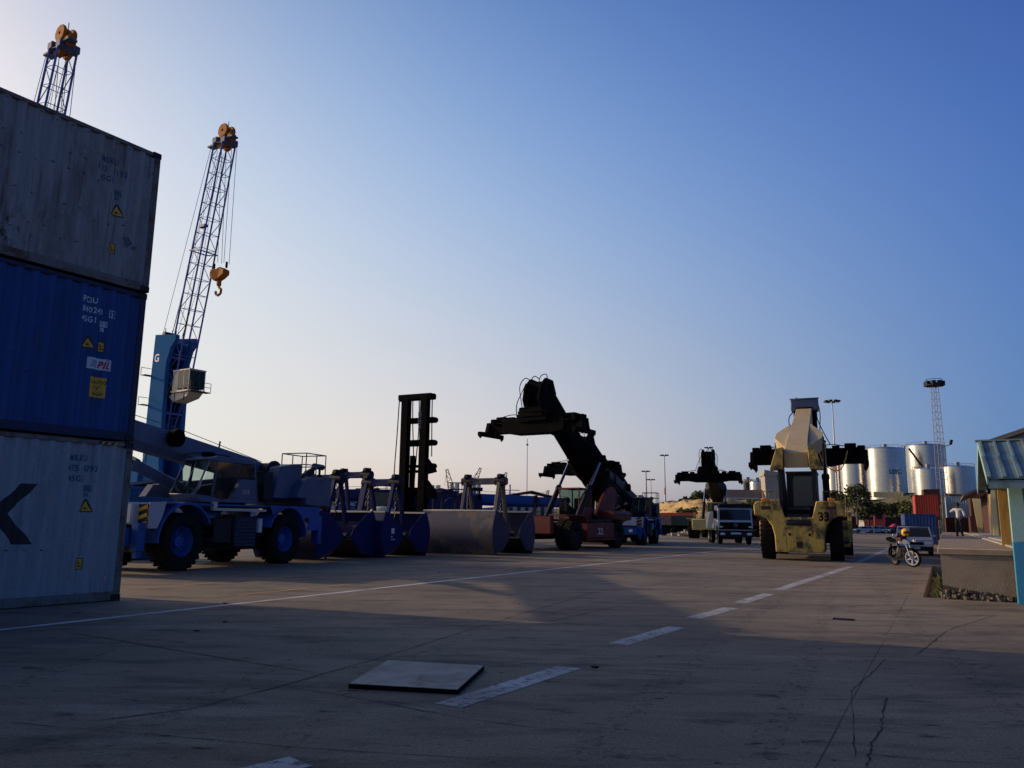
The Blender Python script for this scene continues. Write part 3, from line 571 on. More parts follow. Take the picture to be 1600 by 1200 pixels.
# ---------------------------------------------------------------- rough terrain crane
def rt_crane(label, body, sup, fender, loc, rz, group=None, boom_ang=7.5, boom_len=14.0, full=True, name='rough_terrain_crane', boom_mat=None):
    t = thing(name, label, 'mobile crane', loc, rz, group); bm_ = boom_mat or sup
    for x in (-.1, -4.9):
        for s in (1, -1): wheel(t, x, s*1.2, .82, .62, s, body, rimr=.52)
    # carrier frame and fenders
    mb = MB().box(-6.9, 1.75, -.55, .55, .75, 1.35).box(-5.6, .6, -.85, .85, .5, .95); mb.box(-1.0, .8, -1.0, 1.0, .68, .95).box(-5.8, -4.0, -1.0, 1.0, .68, .95)
    mb.build('chassis', MT['rt_dark'], t, bevel=.02)
    for s in (1, -1):
        for xc, a0, a1 in ((-.1, -2, 152), (-4.9, 28, 182)):
            o_ = arc(xc, .84, 1.10, a0 if xc > -1 else 20, a1 if xc > -1 else 178, 14); i_ = arc(xc, .84, 1.03, a0 if xc > -1 else 20, a1 if xc > -1 else 178, 14)
            MB().prism(o_+i_[::-1], s*.82, s*1.56).build('fender', body, t)
        # side skirt plates above the arches
        pl = [(-1.05, 1.5)] + arc(-.1, .84, 1.07, 138, 42, 8) + [(.85, 1.93), (-1.05, 1.93)]
        pl2 = [(-6.1, 1.55)] + arc(-4.9, .84, 1.07, 140, 42, 8) + [(-3.85, 1.93), (-6.75, 1.93), (-6.75, 1.1), (-6.05, 1.1)]
        MB().prism(pl2, s*1.50, s*1.53).build('side_plate', body, t)
        MB().prism([(.72, 1.93), (1.32, 1.9), (1.32, 1.2), (1.0, 1.2), (.85, 1.5)], s*1.48, s*1.53).build('side_plate', fender, t)
        MB().box(1.36, 1.62, s*1.25, s*1.5, .6, 1.35).box(1.40, 1.58, s*1.3, s*1.46, .42, .6).build('outrigger', body, t, bevel=.01)
        MB().box(-6.98, -6.76, s*1.2, s*1.5, .7, 1.6).box(-7.0, -6.74, s*1.18, s*1.52, .62, .7).build('outrigger', body, t, bevel=.01)
        hz = MB().box(1.33, 1.36, s*1.18, s*1.5, 1.15, 1.85).build('hazard_board', MT['black_mark'], t)
        mb = MB()
        for i in range(3):
            z = 1.2+i*.22; ya, yb = s*1.18, s*1.5
            mb.add([(1.364, ya, z), (1.364, yb, z+.1), (1.364, yb, z+.2), (1.364, ya, z+.1)], [(0, 1, 2, 3)])
            mb.add([(1.33, s*1.503, z), (1.358, s*1.503, z+.03), (1.358, s*1.503, z+.12), (1.33, s*1.503, z+.1)], [(0, 1, 2, 3)])
        mb.build('hazard_stripe', MT['yellow_mark'], hz, smooth=False)
        # tool boxes, grille and ladder between the wheels
        if s == 1:
            MB().box(-2.25, -1.45, 1.0, 1.36, .75, 1.5).build('tool_box', MT['rt_dark'], t, bevel=.02)
            gb = MB().box(-3.4, -2.3, 1.0, 1.4, .6, 1.58).build('grille_box', MT['rt_dark'], t, bevel=.02)
            mb = MB()
            for i in range(8): mb.box(-3.32, -2.38, 1.402, 1.43, .66+i*.11, .675+i*.11)
            for j in range(10):
                for i in range(8): mb.box(-3.32+j*.1+(i % 2)*.05, -3.305+j*.1+(i % 2)*.05, 1.402, 1.43, .67+i*.11, .78+i*.11)
            mb.build('mesh_grille', MT['rt_grey'], gb)
            MB().box(-3.62, -3.45, 1.3, 1.45, 1.05, 1.5).build('lamp_box', MT['white_mark'], t, bevel=.01)
            mb = MB()
            for i in range(4): mb.box(-1.3, -.95+.0, 1.38, 1.5, .55+i*.3, .58+i*.3) if i < 2 else None
            mb.build('step', MT['steel'], t)
    MB().box(-6.85, .75, -1.46, 1.46, 1.86, 1.92).build('deck', body, t, bevel=.01)
    mb = MB().box(-3.75, -1.35, 1.35, 1.47, 1.72, 1.80).box(-1.4, -1.25, 1.35, 1.47, 1.72, 1.98); mb.build('walkway_edge', MT['cream'], t)
    MB().box(1.62, 2.35, -1.25, 1.25, .72, 1.22).build('front_box', body, t, bevel=.03)
    MB().box(.7, 1.6, -1.2, 1.2, 1.3, 1.9).build('front_cover', fender, t, bevel=.05)
    mb = MB()
    for s in (1, -1): mb.box(2.35, 2.38, s*.95-.12, s*.95+.12, .9, 1.08)
    mb.build('headlight', MT['lamp'], t)
    # slewing deck
    MB().lathe([(1.9, .02), (1.9, .95), (2.12, .95), (2.12, .02)], (-3.0, 0, 0), 'z', 28).build('slew_ring', MT['rt_dark'], t)
    MB().prism([(-.9, 2.12), (-1.2, 2.5), (-4.6, 2.9), (-6.6, 3.1), (-7.2, 2.6), (-6.4, 2.12)], -1.15, -.86).build('turret_plate', sup, t, bevel=.02)
    MB().prism([(-1.6, 2.12), (-2.0, 2.5), (-4.6, 2.9), (-6.6, 3.1), (-7.2, 2.6), (-6.4, 2.12)], .1, .3).build('turret_plate', sup, t, bevel=.02)
    # cab (left of the boom)
    cp = [(-.75, 1.96), (-.48, 2.2), (-.55, 2.35), (-1.02, 3.22), (-1.35, 3.34), (-3.0, 3.36), (-3.2, 3.26), (-3.42, 2.0)]
    y0, y1 = .42, 1.38
    cb = MB(); 
    cb.prism([(-.75, 1.96), (-.48, 2.2), (-1.25, 2.15), (-1.75, 2.05), (-2.1, 2.1), (-3.4, 2.1), (-3.42, 1.98)], y0, y1)
    cb.prism([(-1.0, 3.26), (-1.35, 3.36), (-3.0, 3.38), (-3.22, 3.27), (-3.1, 3.22), (-1.1, 3.2)], y0, y1)
    cb.prism([(-2.25, 2.1), (-3.4, 2.1), (-3.3, 2.72), (-2.5, 2.72)], y0, y1)
    for y in (y0, y1-.05):
        cb.prism([(-3.42, 2.0), (-3.3, 2.7), (-3.18, 3.24), (-3.08, 3.24), (-3.22, 2.7), (-3.3, 2.0)], y, y+.05)
        cb.prism([(-1.28, 2.1), (-1.2, 2.1), (-1.32, 3.2), (-1.45, 3.2)], y, y+.05)
        cb.prism([(-2.42, 2.6), (-2.36, 2.6), (-2.36, 3.22), (-2.44, 3.22)], y, y+.05)
    cb.prism([(-.5, 2.2), (-.56, 2.2), (-1.08, 3.2), (-1.02, 3.24)], y0, y0+.05); cb.prism([(-.5, 2.2), (-.56, 2.2), (-1.08, 3.2), (-1.02, 3.24)], y1-.05, y1)
    cab = cb.build('cab', sup, t, bevel=.015)
    glazed(cab, [(-.53, y0+.05, 2.22), (-.53, y1-.05, 2.22), (-1.05, y1-.05, 3.2), (-1.05, y0+.05, 3.2)], MT['glass'], 'windscreen')
    glazed(cab, [(-.6, y1-.012, 2.2), (-1.25, y1-.012, 2.12), (-1.34, y1-.012, 3.2), (-1.08, y1-.012, 3.2)], MT['glass'], 'side_window')
    glazed(cab, [(-1.3, y1-.01, 2.2), (-1.75, y1-.01, 2.02), (-2.2, y1-.01, 2.45), (-2.4, y1-.01, 2.75), (-2.4, y1-.01, 3.2), (-1.4, y1-.01, 3.2)], MT['dark_glass'], 'door_window')
    glazed(cab, [(-2.44, y1-.01, 2.74), (-3.18, y1-.01, 2.74), (-3.1, y1-.01, 3.2), (-2.44, y1-.01, 3.2)], MT['dark_glass'], 'side_window')
    MB().box(-2.7, -2.2, .7, 1.1, 2.1, 2.5).box(-2.8, -2.65, .7, 1.1, 2.4, 3.0).build('operator_seat', MT['black'], cab, bevel=.04)
    MB().box(-1.6, -1.3, .78, 1.08, 3.38, 3.5).build('beacon', MT['black'], cab, bevel=.02)
    hoses(t, [[(-.9, .45, 3.35), (-1.3, .45, 3.47), (-2.4, .45, 3.52), (-3.3, .45, 3.4), (-3.5, .45, 2.9), (-3.45, .45, 2.2)]], .02, MT['steel'], 'cab_guard_rail')
    for yy in (1.40, .9): hoses(t, [[(-.62, yy, 2.35), (-.78, yy+.03, 2.8), (-1.0, yy, 3.15)]], .014, MT['galv'], 'grab_rail')
    if full:
        mb = MB()
        for i, ch in enumerate(range(3)): mb.box(-2.95+i*.12, -2.87+i*.12, y1, y1+.004, 2.25, 2.4)
        mb.build('faded_marking', MT['rt_grey'] if not full else MT['galv'], cab)
    # winch, counterweight, cage
    MB().tube((-5.5, -.7, 3.05), (-5.5, .35, 3.05), .42, 20).tube((-5.5, -.75, 3.05), (-5.5, -.7, 3.05), .5, 20).tube((-5.5, .35, 3.05), (-5.5, .4, 3.05), .5, 20).build('winch', MT['rt_dark'], t)
    MB().prism([(-4.75, 2.2), (-5.1, 3.3), (-5.9, 3.45), (-6.35, 3.45), (-6.35, 2.2)], .45, .95).build('engine_cover', sup, t, bevel=.03)
    MB().box(-4.7, -4.2, .5, .95, 2.1, 3.1).build('side_cabinet', MT['rt_dark'], t, bevel=.03)
    MB().prism([(-6.2, 2.2), (-5.6, 2.25), (-6.0, 2.8), (-6.3, 2.95), (-7.2, 3.0), (-7.35, 2.9), (-7.35, 1.98), (-7.2, 1.95), (-6.2, 1.98)], -1.35, 1.3).build('counterweight', sup, t, bevel=.04)
    MB().box(-7.95, -7.38, -.9, 1.2, 1.98, 3.08).build('rear_box', sup, t, bevel=.02)
    cage = MB(); z0, z1 = 3.0, 3.86
    for x in (-6.15, -6.8, -7.4):
        for y in (.2, 1.25): cage.tube((x, y, z0), (x, y, z1), .022, 6)
    for z in (3.45, z1):
        for y in (.2, 1.25): cage.tube((-6.15, y, z), (-7.4, y, z), .022, 6)
        for x in (-6.15, -7.4): cage.tube((x, .2, z), (x, 1.25, z), .022, 6)
    cage.build('guard_cage', sup, t)
    MB().bar((-6.6, .7, 3.0), (-7.7, .7, 3.5), .1, .14).tube((-7.6, .6, 3.5), (-8.2, .6, 3.48), .11, 8).tube((-8.0, .6, 3.4), (-8.0, .6, 3.15), .05, 6).build('hook_arm', MT['rt_dark'], t)
    hk = MB().lathe([(-.2, .001), (-.18, .1), (.0, .16), (.16, .1), (.2, .001)], (-8.0, .6, 3.02), 'z', 12); hk.build('hook_ball', MT['black'], t)
    # boom
    a = R(boom_ang); bx = V((math.cos(a), 0, math.sin(a))); pv = V((-5.7, -.35, 3.08)); up = V((-math.sin(a), 0, math.cos(a)))
    def bp(s_, u_, y_=0): return pv+bx*s_+up*u_+V((0, y_, 0))
    mb = MB(); L1 = boom_len*.82
    prof = [(-.33, .38), (.33, .38), (.36, .3), (.36, -.18), (.2, -.38), (-.2, -.38), (-.36, -.18), (-.36, .3)]
    def sect(s0, s1, k0, k1):
        vs = [bp(s0, z*k0, y*k0) for y, z in prof]+[bp(s1, z*k1, y*k1) for y, z in prof]
        mb.add(vs, [tuple(range(8)), tuple(range(15, 7, -1))]+[(i, (i+1) % 8, 8+(i+1) % 8, 8+i) for i in range(8)])
    sect(-.5, .9, .7, 1.0); sect(.9, L1, 1.0, 1.0); bo = mb.build('boom', bm_, t, bevel=.01)
    mb = MB(); sect(L1-.02, L1+.2, 1.12, 1.12); mb.build('boom_collar', MT['rt_dark'], bo, bevel=.01)
    mb = MB(); sect(L1+.1, boom_len, .86, .86); mb.build('boom_section', bm_, bo, bevel=.01)
    MB().box(-.01, .01, -.3, .3, -.3, .3)
    hd = bp(boom_len, 0); MB().tube(hd+V((.1, -.3, .15)), hd+V((.1, .3, .15)), .25, 16).tube(hd+V((.15, -.25, -.3)), hd+V((.15, .25, -.3)), .22, 16).build('head_sheave', MT['black'], bo)
    q = bp(4.9, .18, .42); MB().tube(q, q+V((0, .22, 0)), .27, 18).tube(q+V((0, .2, 0)), q+V((0, .24, 0)), .2, 18).build('hose_reel', MT['black'], bo)
    MB().tube(bp(2.6, .38, .2), bp(2.6, .62, .2), .03, 6).build('lifting_eye', MT['rt_dark'], bo)
    # lift cylinder
    c0, c1 = V((-3.2, -.35, 1.95)), bp(8.0, -.42)
    cy = MB().tube(c0, c0.lerp(c1, .62), .17, 14).tube(c0.lerp(c1, .6), c0.lerp(c1, .64), .2, 14).build('lift_cylinder', bm_, t)
    MB().tube(c0.lerp(c1, .63), c1, .10, 12).build('piston_rod', MT['chrome'], cy)
    MB().tube(bp(4.4, .60, .1), V((-5.5, -.2, 3.52)), .012, 5).tube(bp(boom_len, .45, .1), bp(4.4, .60, .1), .012, 5).build('hoist_rope', MT['rope'], t)
    hoses(t, [[(-3.5, .6, 2.6), (-4.0, .8, 2.1), (-4.5, .8, 2.15)], [(-4.3, .9, 2.7), (-4.1, 1.0, 2.2), (-4.5, .9, 2.0)]], .02)
    return t
hdv = V((-1.67, -4.52, 0)).normalized(); fwc = V((-9.32, 22.98, 0)); lftv = V((-hdv.y, hdv.x, 0))
rl = fwc - lftv*1.5
rt_crane('blue and grey rough terrain crane with its telescopic boom reaching behind the container stack', MT['rt_blue'], MT['rt_grey'], MT['white_paint'], (rl.x, rl.y, 0), math.atan2(hdv.y, hdv.x), 'rough terrain cranes')
# ---------------------------------------------------------------- reach stacker
def reach_stacker(label, body, boomm, loc, rz, ang=36.0, blen=9.7, scale=1.0, num=None, num_m=None, spr_roll=0.0, cwm=None, spr_y=(3.0, 3.0), group='reach stackers', boomm2=None, yaw_spr=0.0, flaps=False, zp=3.45):
    t = thing('reach_stacker', label, 'reach stacker', loc, rz, group, scale); st = MT['steel']; cwm = cwm or body; b2 = boomm2 or boomm
    for s in (1, -1):
        wheel(t, 0, s*1.86, .85, .46, s, MT['rt_dark'], rimr=.48); wheel(t, 0, s*1.34, .85, .46, s, MT['rt_dark'], rimr=.48)
        wheel(t, -6.35, s*1.44, .85, .56, s, MT['rt_dark'], rimr=.48)
        MB().box(-7.4, 1.5, s*.72-.12, s*.72+.12, .75, 1.45).build('chassis_beam', body, t, bevel=.02)
        # front fender plate with rear skirt
        MB().prism([(1.3, 1.92), (1.3, 1.85), (-.95, 1.85), (-1.25, 1.5), (-1.25, .62), (-1.32, .62), (-1.32, 1.55), (-1.0, 1.92)], s*1.05, s*2.1).build('fender', body, t, bevel=.01)
        tk = MB().box(-5.15, -1.4, s*1.42, s*1.95, .62, 1.5).build('side_tank', body, t, bevel=.04)
        MB().box(-5.3, -1.3, s*1.25, s*2.0, .5, .6).build('side_step', body, t, bevel=.01)
        MB().box(-5.0, -1.5, s*.85, s*1.9, 1.55, 1.68).build('catwalk', st, t, bevel=.01)
        mb = MB()
        for x in (-4.9, -3.6, -2.3): mb.tube((x, s*1.88, 1.68), (x, s*1.88, 2.55), .02, 6)
        for z in (2.1, 2.55): mb.tube((-4.9, s*1.88, z), (-2.3, s*1.88, z), .02, 6)
        if s == -1: mb.build('handrail', body, t)
        MB().prism([(-7.7, 1.9), (-5.0, 1.9), (-6.1, 3.1), (-6.9, zp+.25), (-7.7, zp+.3), (-7.9, zp-.3)], s*.60, s*.78).build('boom_bracket', MT['rt_dark'] if flaps else body, t, bevel=.015)
        if flaps: MB().prism([(s*.50, zp+.42), (s*.80, zp+.36), (s*1.10, zp-.45), (s*.55, zp-.42)], -8.05, -7.35, 'x').build('bracket_flap', cwm, t, bevel=.015)
    if flaps:
        for s in (1, -1): MB().path([(-6.9, s*1.0, 2.2), (-6.9, s*1.0, 2.62), (-6.9, s*1.55, 2.62), (-6.9, s*1.55, 2.2)], .022).path([(-6.9, s*1.28, 2.2), (-6.9, s*1.28, 2.62)], .02).build('deck_rail', cwm, t)
        MB().box(-7.6, -6.6, -.5, .5, 2.02, 2.3).box(-7.3, -6.9, .58, .70, 2.1, 3.3).tube((-6.9, -.62, 2.0), (-6.9, -.62, 3.3), .07, 8).build('engine_parts', MT['black'], t, bevel=.03) if False else None
    if num:
        for s in (1,):
            text_mesh(num, .52, num_m, t, 'number', .012, 1.35, frame_m((-2.9, 1.956, .84), (-1, 0, 0), (0, 0, 1)))
    MB().box(1.5, 1.85, -1.5, 1.5, .85, 1.85).build('front_beam', body, t, bevel=.05)
    MB().box(-.25, .25, -1.2, 1.2, .65, 1.15).box(-1.2, 1.5, -.6, .6, .9, 1.3).build('axle', MT['black'], t, bevel=.03); MB().box(-6.55, -6.15, -1.2, 1.2, .65, 1.0).build('axle', MT['black'], t, bevel=.03)
    # counterweight with wheel arches
    half = [(.98, .32), (1.0, .92), (1.1, 1.3), (1.32, 1.56), (1.6, 1.66), (1.82, 1.68), (1.84, 2.08), (1.7, 2.22), (.74, 2.22), (.56, 1.62)]
    poly = half + [(-a, b) for a, b in half[::-1]]
    cw = MB().prism(poly, -8.05, -5.5, 'x').build('counterweight', cwm, t, bevel=.04, seg=2)
    mb = MB()
    for s in (1, -1): mb.box(-8.062, -8.04, s*1.32-.2, s*1.32+.2, 1.90, 2.03)
    mb.build('rear_reflector', MT['maroon_box'], cw)
    MB().box(-7.9, -7.75, 1.2, 1.5, 2.22, 2.34).build('tail_lamp', MT['amber'], cw, bevel=.02); MB().box(-7.9, -7.75, -1.5, -1.2, 2.22, 2.34).build('tail_lamp', MT['amber'], cw, bevel=.02)
    for s in (.38, -.42): MB().tube((-8.08, s, .98), (-8.0, s, .98), .05, 12).build('tow_hole', MT['black'], cw)
    MB().box(-8.2, -8.04, -.12, .12, .5, .72).box(-8.14, -8.04, -.5, .5, 1.38, 1.44).build('tow_hitch', st, cw, bevel=.01)
    if cwm is not body or num == '33':
        text_mesh('33', .44, MT['black'], t, 'number', .012, 1.0, frame_m((-8.056, -.80, 1.50), (0, -1, 0), (0, 0, 1)))
    MB().prism([(-7.9, 1.6), (-7.9, 1.85), (-7.4, 2.05), (-4.2, 2.1), (-4.2, 1.5)], -.55, .55).build('engine_hood', MT['black'], t, bevel=.04)
    MB().prism([(-8.07, 1.3), (-8.07, 1.5), (-7.7, 2.02), (-7.2, 2.02), (-7.2, 1.3)], -.5, .5).build('radiator', MT['rt_dark'], t, bevel=.03)
    # cab
    cx0, cx1 = -4.75, -3.05; z0, z1 = 1.7, 3.45; yw = .68; cb = MB()
    for x, dx in ((cx0, .07), (cx1-.07, .07)):
        for y in (-yw, yw-.07): cb.box(x, x+dx, y, y+.07, z0, z1)
    cb.box(cx0-.03, cx1+.03, -yw-.03, yw+.03, z1, z1+.09).box(cx0, cx1, -yw, yw, z0-.1, z0+.25); cb.box(cx0+.07, cx1-.07, -yw, -yw+.04, z0+.25, z0+.75).box(cx0+.07, cx1-.07, yw-.04, yw, z0+.25, z0+.75)
    cab = cb.build('cab', MT['steel'] if flaps else body, t, bevel=.01)
    glazed(cab, [(cx1-.03, -yw+.07, z0+.25), (cx1-.03, yw-.07, z0+.25), (cx1-.03, yw-.07, z1), (cx1-.03, -yw+.07, z1)], MT['glass'], 'windscreen')
    glazed(cab, [(cx0+.03, -yw+.07, z0+.25), (cx0+.03, yw-.07, z0+.25), (cx0+.03, yw-.07, z1), (cx0+.03, -yw+.07, z1)], MT['dark_glass'] if flaps else MT['glass'], 'rear_window')
    for y in (-yw+.03, yw-.03): glazed(cab, [(cx0+.07, y, z0+.75), (cx1-.07, y, z0+.75), (cx1-.07, y, z1), (cx0+.07, y, z1)], MT['glass'], 'side_window')
    MB().box(-4.2, -3.7, -.25, .25, z0+.25, z0+.65).box(-4.3, -4.15, -.25, .25, z0+.6, z0+1.25).build('operator_seat', MT['black'], cab, bevel=.04)
    # boom
    a = R(ang); bx = V((math.cos(a), 0, math.sin(a))); up = V((-math.sin(a), 0, math.cos(a))); pv = V((-7.4, 0, zp))
    def bp(s_, u_, y_=0): return pv+bx*s_+up*u_+V((0, y_, 0))
    def bbox(mb, s0, s1, w0, w1, u0a, u1a, u0b=None, u1b=None):
        u0b = u0a if u0b is None else u0b; u1b = u1a if u1b is None else u1b
        mb.add([bp(s0, u0a, -w0), bp(s0, u0a, w0), bp(s0, u1a, w0), bp(s0, u1a, -w0), bp(s1, u0b, -w1), bp(s1, u0b, w1), bp(s1, u1b, w1), bp(s1, u1b, -w1)], [(3, 2, 1, 0), (4, 5, 6, 7), (0, 1, 5, 4), (1, 2, 6, 5), (2, 3, 7, 6), (3, 0, 4, 7)])
    mb = MB(); L1 = blen*(.9 if flaps else .66)
    bw, bh = (.46, .5) if flaps else (.50, .54); bbox(mb, -.35 if flaps else -1.3, 1.4, bw+.04 if flaps else .45, bw, -.26, .34, -bh, bh); bbox(mb, 1.4, L1, bw, .40 if flaps else bw, -bh, bh, -.42 if flaps else -bh, .42 if flaps else bh)
    bo = mb.build('boom', boomm, t, bevel=.02)
    mb = MB()
    for s in (1, -1):   # lift cylinder lugs (the wide shoulders)
        mb.add([bp(.5, .36, s*.46), bp(2.0, .40, s*1.06), bp(3.0, .40, s*1.06), bp(4.6, .48, s*.46), bp(1.3, -.45, s*.46), bp(2.4, -.25, s*1.0), bp(2.8, -.25, s*1.0), bp(3.9, -.48, s*.46)],
               [(0, 1, 2, 3), (4, 7, 6, 5), (0, 4, 5, 1), (1, 5, 6, 2), (2, 6, 7, 3), (0, 3, 7, 4)])
    mb.build('boom_shoulder', boomm, bo, bevel=.02)
    mb = MB(); bbox(mb, L1-.05, L1+.22, .42 if flaps else .55, .42 if flaps else .55, -.46 if flaps else -.6, .46 if flaps else .6); mb.build('boom_collar', MT['black'] if cwm is body else boomm, bo, bevel=.02)
    mb = MB(); bbox(mb, L1+.1, blen, .36 if flaps else .44, .36 if flaps else .44, -.4 if flaps else -.46, .4 if flaps else .46); mb.build('inner_boom', MT['black'], bo, bevel=.02)
    if not flaps: hoses(bo, [[bp(-.4, .5, .3), bp(2, .62, .2), bp(5, .62, .25), bp(L1+.4, .6, .2), bp(blen-.5, .52, .2), bp(blen+.3, .2, .2)], [bp(2, .6, -.2), bp(L1, .68, -.2), bp(L1+1, .6, -.3), bp(blen+.1, .5, -.2)]], .035)
    # head: drop arm, rotator, spreader
    hp = bp(blen, 0); hx, hz = hp.x, hp.z
    MB().prism([(hx-.9, hz-.2), (hx-.5, hz+.55), (hx+.25, hz+.6), (hx+.85, hz+.1), (hx+1.05, hz-.7), (hx+.75, hz-1.35), (hx+.05, hz-1.45), (hx-.35, hz-.9)], -.58, -.40).prism([(hx-.9, hz-.2), (hx-.5, hz+.55), (hx+.25, hz+.6), (hx+.85, hz+.1), (hx+1.05, hz-.7), (hx+.75, hz-1.35), (hx+.05, hz-1.45), (hx-.35, hz-.9)], .40, .58).box(hx-.4, hx+.6, -.42, .42, hz-1.5, hz+.35).build('boom_head', MT['black'], bo, bevel=.03)
    if flaps: MB().box(hx-.9, hx-.2, -.74, .70, hz+.02, hz+.60).box(hx-.95, hx-.85, -.79, .75, hz+.56, hz+.64).build('head_cover', MT['rt_grey'], bo, bevel=.03)
    MB().box(hx-.25, hx+1.0, -1.0, 1.0, hz-1.95, hz-1.5).box(hx+.1, hx+.9, -.9, .9, hz-1.45, hz-1.1).build('rotator_housing', MT['black'], bo, bevel=.06)
    hoses(bo, [[(hx-.3, .3, hz+.5), (hx+.1, .45, hz+.82), (hx+.6, .35, hz+.6), (hx+1.05, .5, hz-.2), (hx+.9, .6, hz-1.3)], [(hx+.2, -.5, hz+.5), (hx+.6, -.65, hz+.6), (hx+1.0, -.75, hz+.1), (hx+.95, -.7, hz-.7), (hx+.7, -.7, hz-1.4)],
               [(hx+.3, .1, hz+.55), (hx+.9, .1, hz+.6), (hx+1.2, .0, hz), (hx+1.1, -.2, hz-1.2)], [(hx+.5, .6, hz+.2), (hx+.9, .95, hz-.1), (hx+.8, .9, hz-.9), (hx+.5, .8, hz-1.5)], [(hx+.6, -.6, hz+.3), (hx+.95, -.6, hz-.2), (hx+1.05, -.9, hz-.9), (hx+.6, -1.2, hz-1.5)]], .026)
    sx = hx+.45; sz = hz-1.45
    MB().tube((sx, 0, sz), (sx, 0, sz-.28), .5, 20).box(sx-.6, sx+.6, -.75, .75, sz-.22, sz-.02).tube((sx+.3, -.95, sz), (sx+.3, -.3, sz+.35), .14, 10).tube((sx+.3, .95, sz), (sx+.3, .3, sz+.35), .14, 10).build('rotator', MT['black'], bo, bevel=.02)
    spz = sz-.25; ys0, ys1 = spr_y
    sp = MB().prism([(-2.0, -.05), (2.0, -.05), (2.0, -.78), (1.2, -.92), (-1.2, -.92), (-2.0, -.78)], -.42, .42, 'x').build('spreader', MT['black'], t, bevel=.03)
    sp.location = (sx, 0, spz); sp.rotation_euler = (R(spr_roll), 0, R(yaw_spr))
    for s, ye in ((1, ys0), (-1, ys1)):
        MB().box(-.30, .30, min(s*1.9, s*ye), max(s*1.9, s*ye), -.80, -.16).build('telescopic_beam', MT['black'], sp, bevel=.015)
        e = MB().prism([(-.3, -.15), (.3, -.15), (.5, -.72), (1.22, -.74), (1.22, -.98), (-1.22, -.98), (-1.22, -.74), (-.5, -.72)], s*ye-.13 if s < 0 else ye-.1, s*ye+.1 if s < 0 else ye+.13).build('end_beam', MT['black'], sp, bevel=.015)
        for x in (-1.13, 1.13): MB().tube((x, s*ye, -.98), (x, s*ye, -1.05), .09, 10).tube((x, s*ye, -1.05), (x, s*ye, -1.13), .05, 8, .02).build('twistlock', MT['black'], e)
        MB().box(-.5, .2, s*(ye-.75)-.3, s*(ye-.75)+.3, -.2, .16).box(-.35, .1, s*(ye-.2)-.2, s*(ye-.2)+.2, -.5, .06).box(-.1, .3, s*(ye-1.5)-.2, s*(ye-1.5)+.2, -.2, .1).box(.1, .45, s*(ye-.4)-.12, s*(ye-.4)+.12, -.3, .02).tube((.35, s*(ye-1.4), -.25), (.35, s*(ye-.3), -.25), .07, 8).build('actuator', MT['black'], sp, bevel=.02)
    hoses(sp, [[(.3, -.4, .05), (.45, -1.2, .2), (.4, -2.0, .1), (.3, -2.6, -.05)], [(.3, .4, .05), (.45, 1.2, .25), (.4, 1.8, .05), (.3, 2.4, -.1)], [(-.3, -.4, .05), (-.45, -1.4, -.5), (-.45, -2.0, -.1), (-.3, -2.5, 0)], [(-.3, .3, .0), (-.5, 1.1, .22), (-.4, 2.1, -.05)]], .024)
    if flaps: hoses(sp, [[(-.5, -.55, .1), (-.55, -.8, -.7), (-.6, -1.3, -1.15), (-.6, -1.8, -1.0), (-.5, -2.1, -.2)]], .035, MT['wood'])
    # lift cylinders
    for s in (1, -1):
        c0 = V((-2.1, s*1.02, 1.75)); c1 = bp(2.9, .0, s*1.06)
        cy = MB().tube(c0, c0.lerp(c1, .54), .16, 14).tube(c0.lerp(c1, .52), c0.lerp(c1, .56), .185, 14).build('lift_cylinder', MT['rt_dark'], t)
        MB().tube(c0.lerp(c1, .55), c1, .09, 12).build('piston_rod', MT['chrome'], cy)
    return t
hv = V((-.53, -.85, 0)).normalized(); lv = V((-hv.y, hv.x, 0)); q = V((3.6, 44.0, 0)) - lv*2.05
reach_stacker('red reach stacker numbered 22 facing the camera with its black boom raised', MT['red_rs'], MT['black'], (q.x, q.y, 0), math.atan2(hv.y, hv.x), 35, 9.6, 1.0, '22', MT['white_mark'], spr_roll=0)
# yellow one seen from behind
yc = G(1251, 877); yh = R(23); yq = yc + V((math.sin(yh), math.cos(yh), 0))*9.0
reach_stacker('dirty yellow reach stacker numbered 33 seen from behind, beige boom shoulders', MT['yel_rs'], MT['beige_rs'], (yq.x, yq.y, 0), math.pi/2-yh, 18, 9.6, 1.13, '33', MT['black_mark'], flaps=True, zp=3.85).scale = (1.13, .99, 1.13)
# a third, mostly hidden behind the red one, and a fourth at the far end
h2 = V((-.50, -.866, 0)); p3 = P(918, 812, 62); 
reach_stacker('dark reach stacker standing behind the red one with only its spreader and boom showing', MT['red_rs'], MT['black'], (p3.x, p3.y, 0), math.atan2(h2.y, h2.x), 28, 9.0, 1.0)
p4 = P(1110, 812, 84)
reach_stacker('yellow reach stacker with raised dark boom behind the white truck', MT['dull_yel'], MT['rt_dark'], (p4.x, p4.y, 0), math.atan2(-.93, -.36), 31, 8.8, 1.08)
def W(s, t, z=0.0): q = dk0 + NV*s + DV*t; return V((q.x, q.y, z))
DRZ = math.pi/2-YAW          # local +X along the painted lines
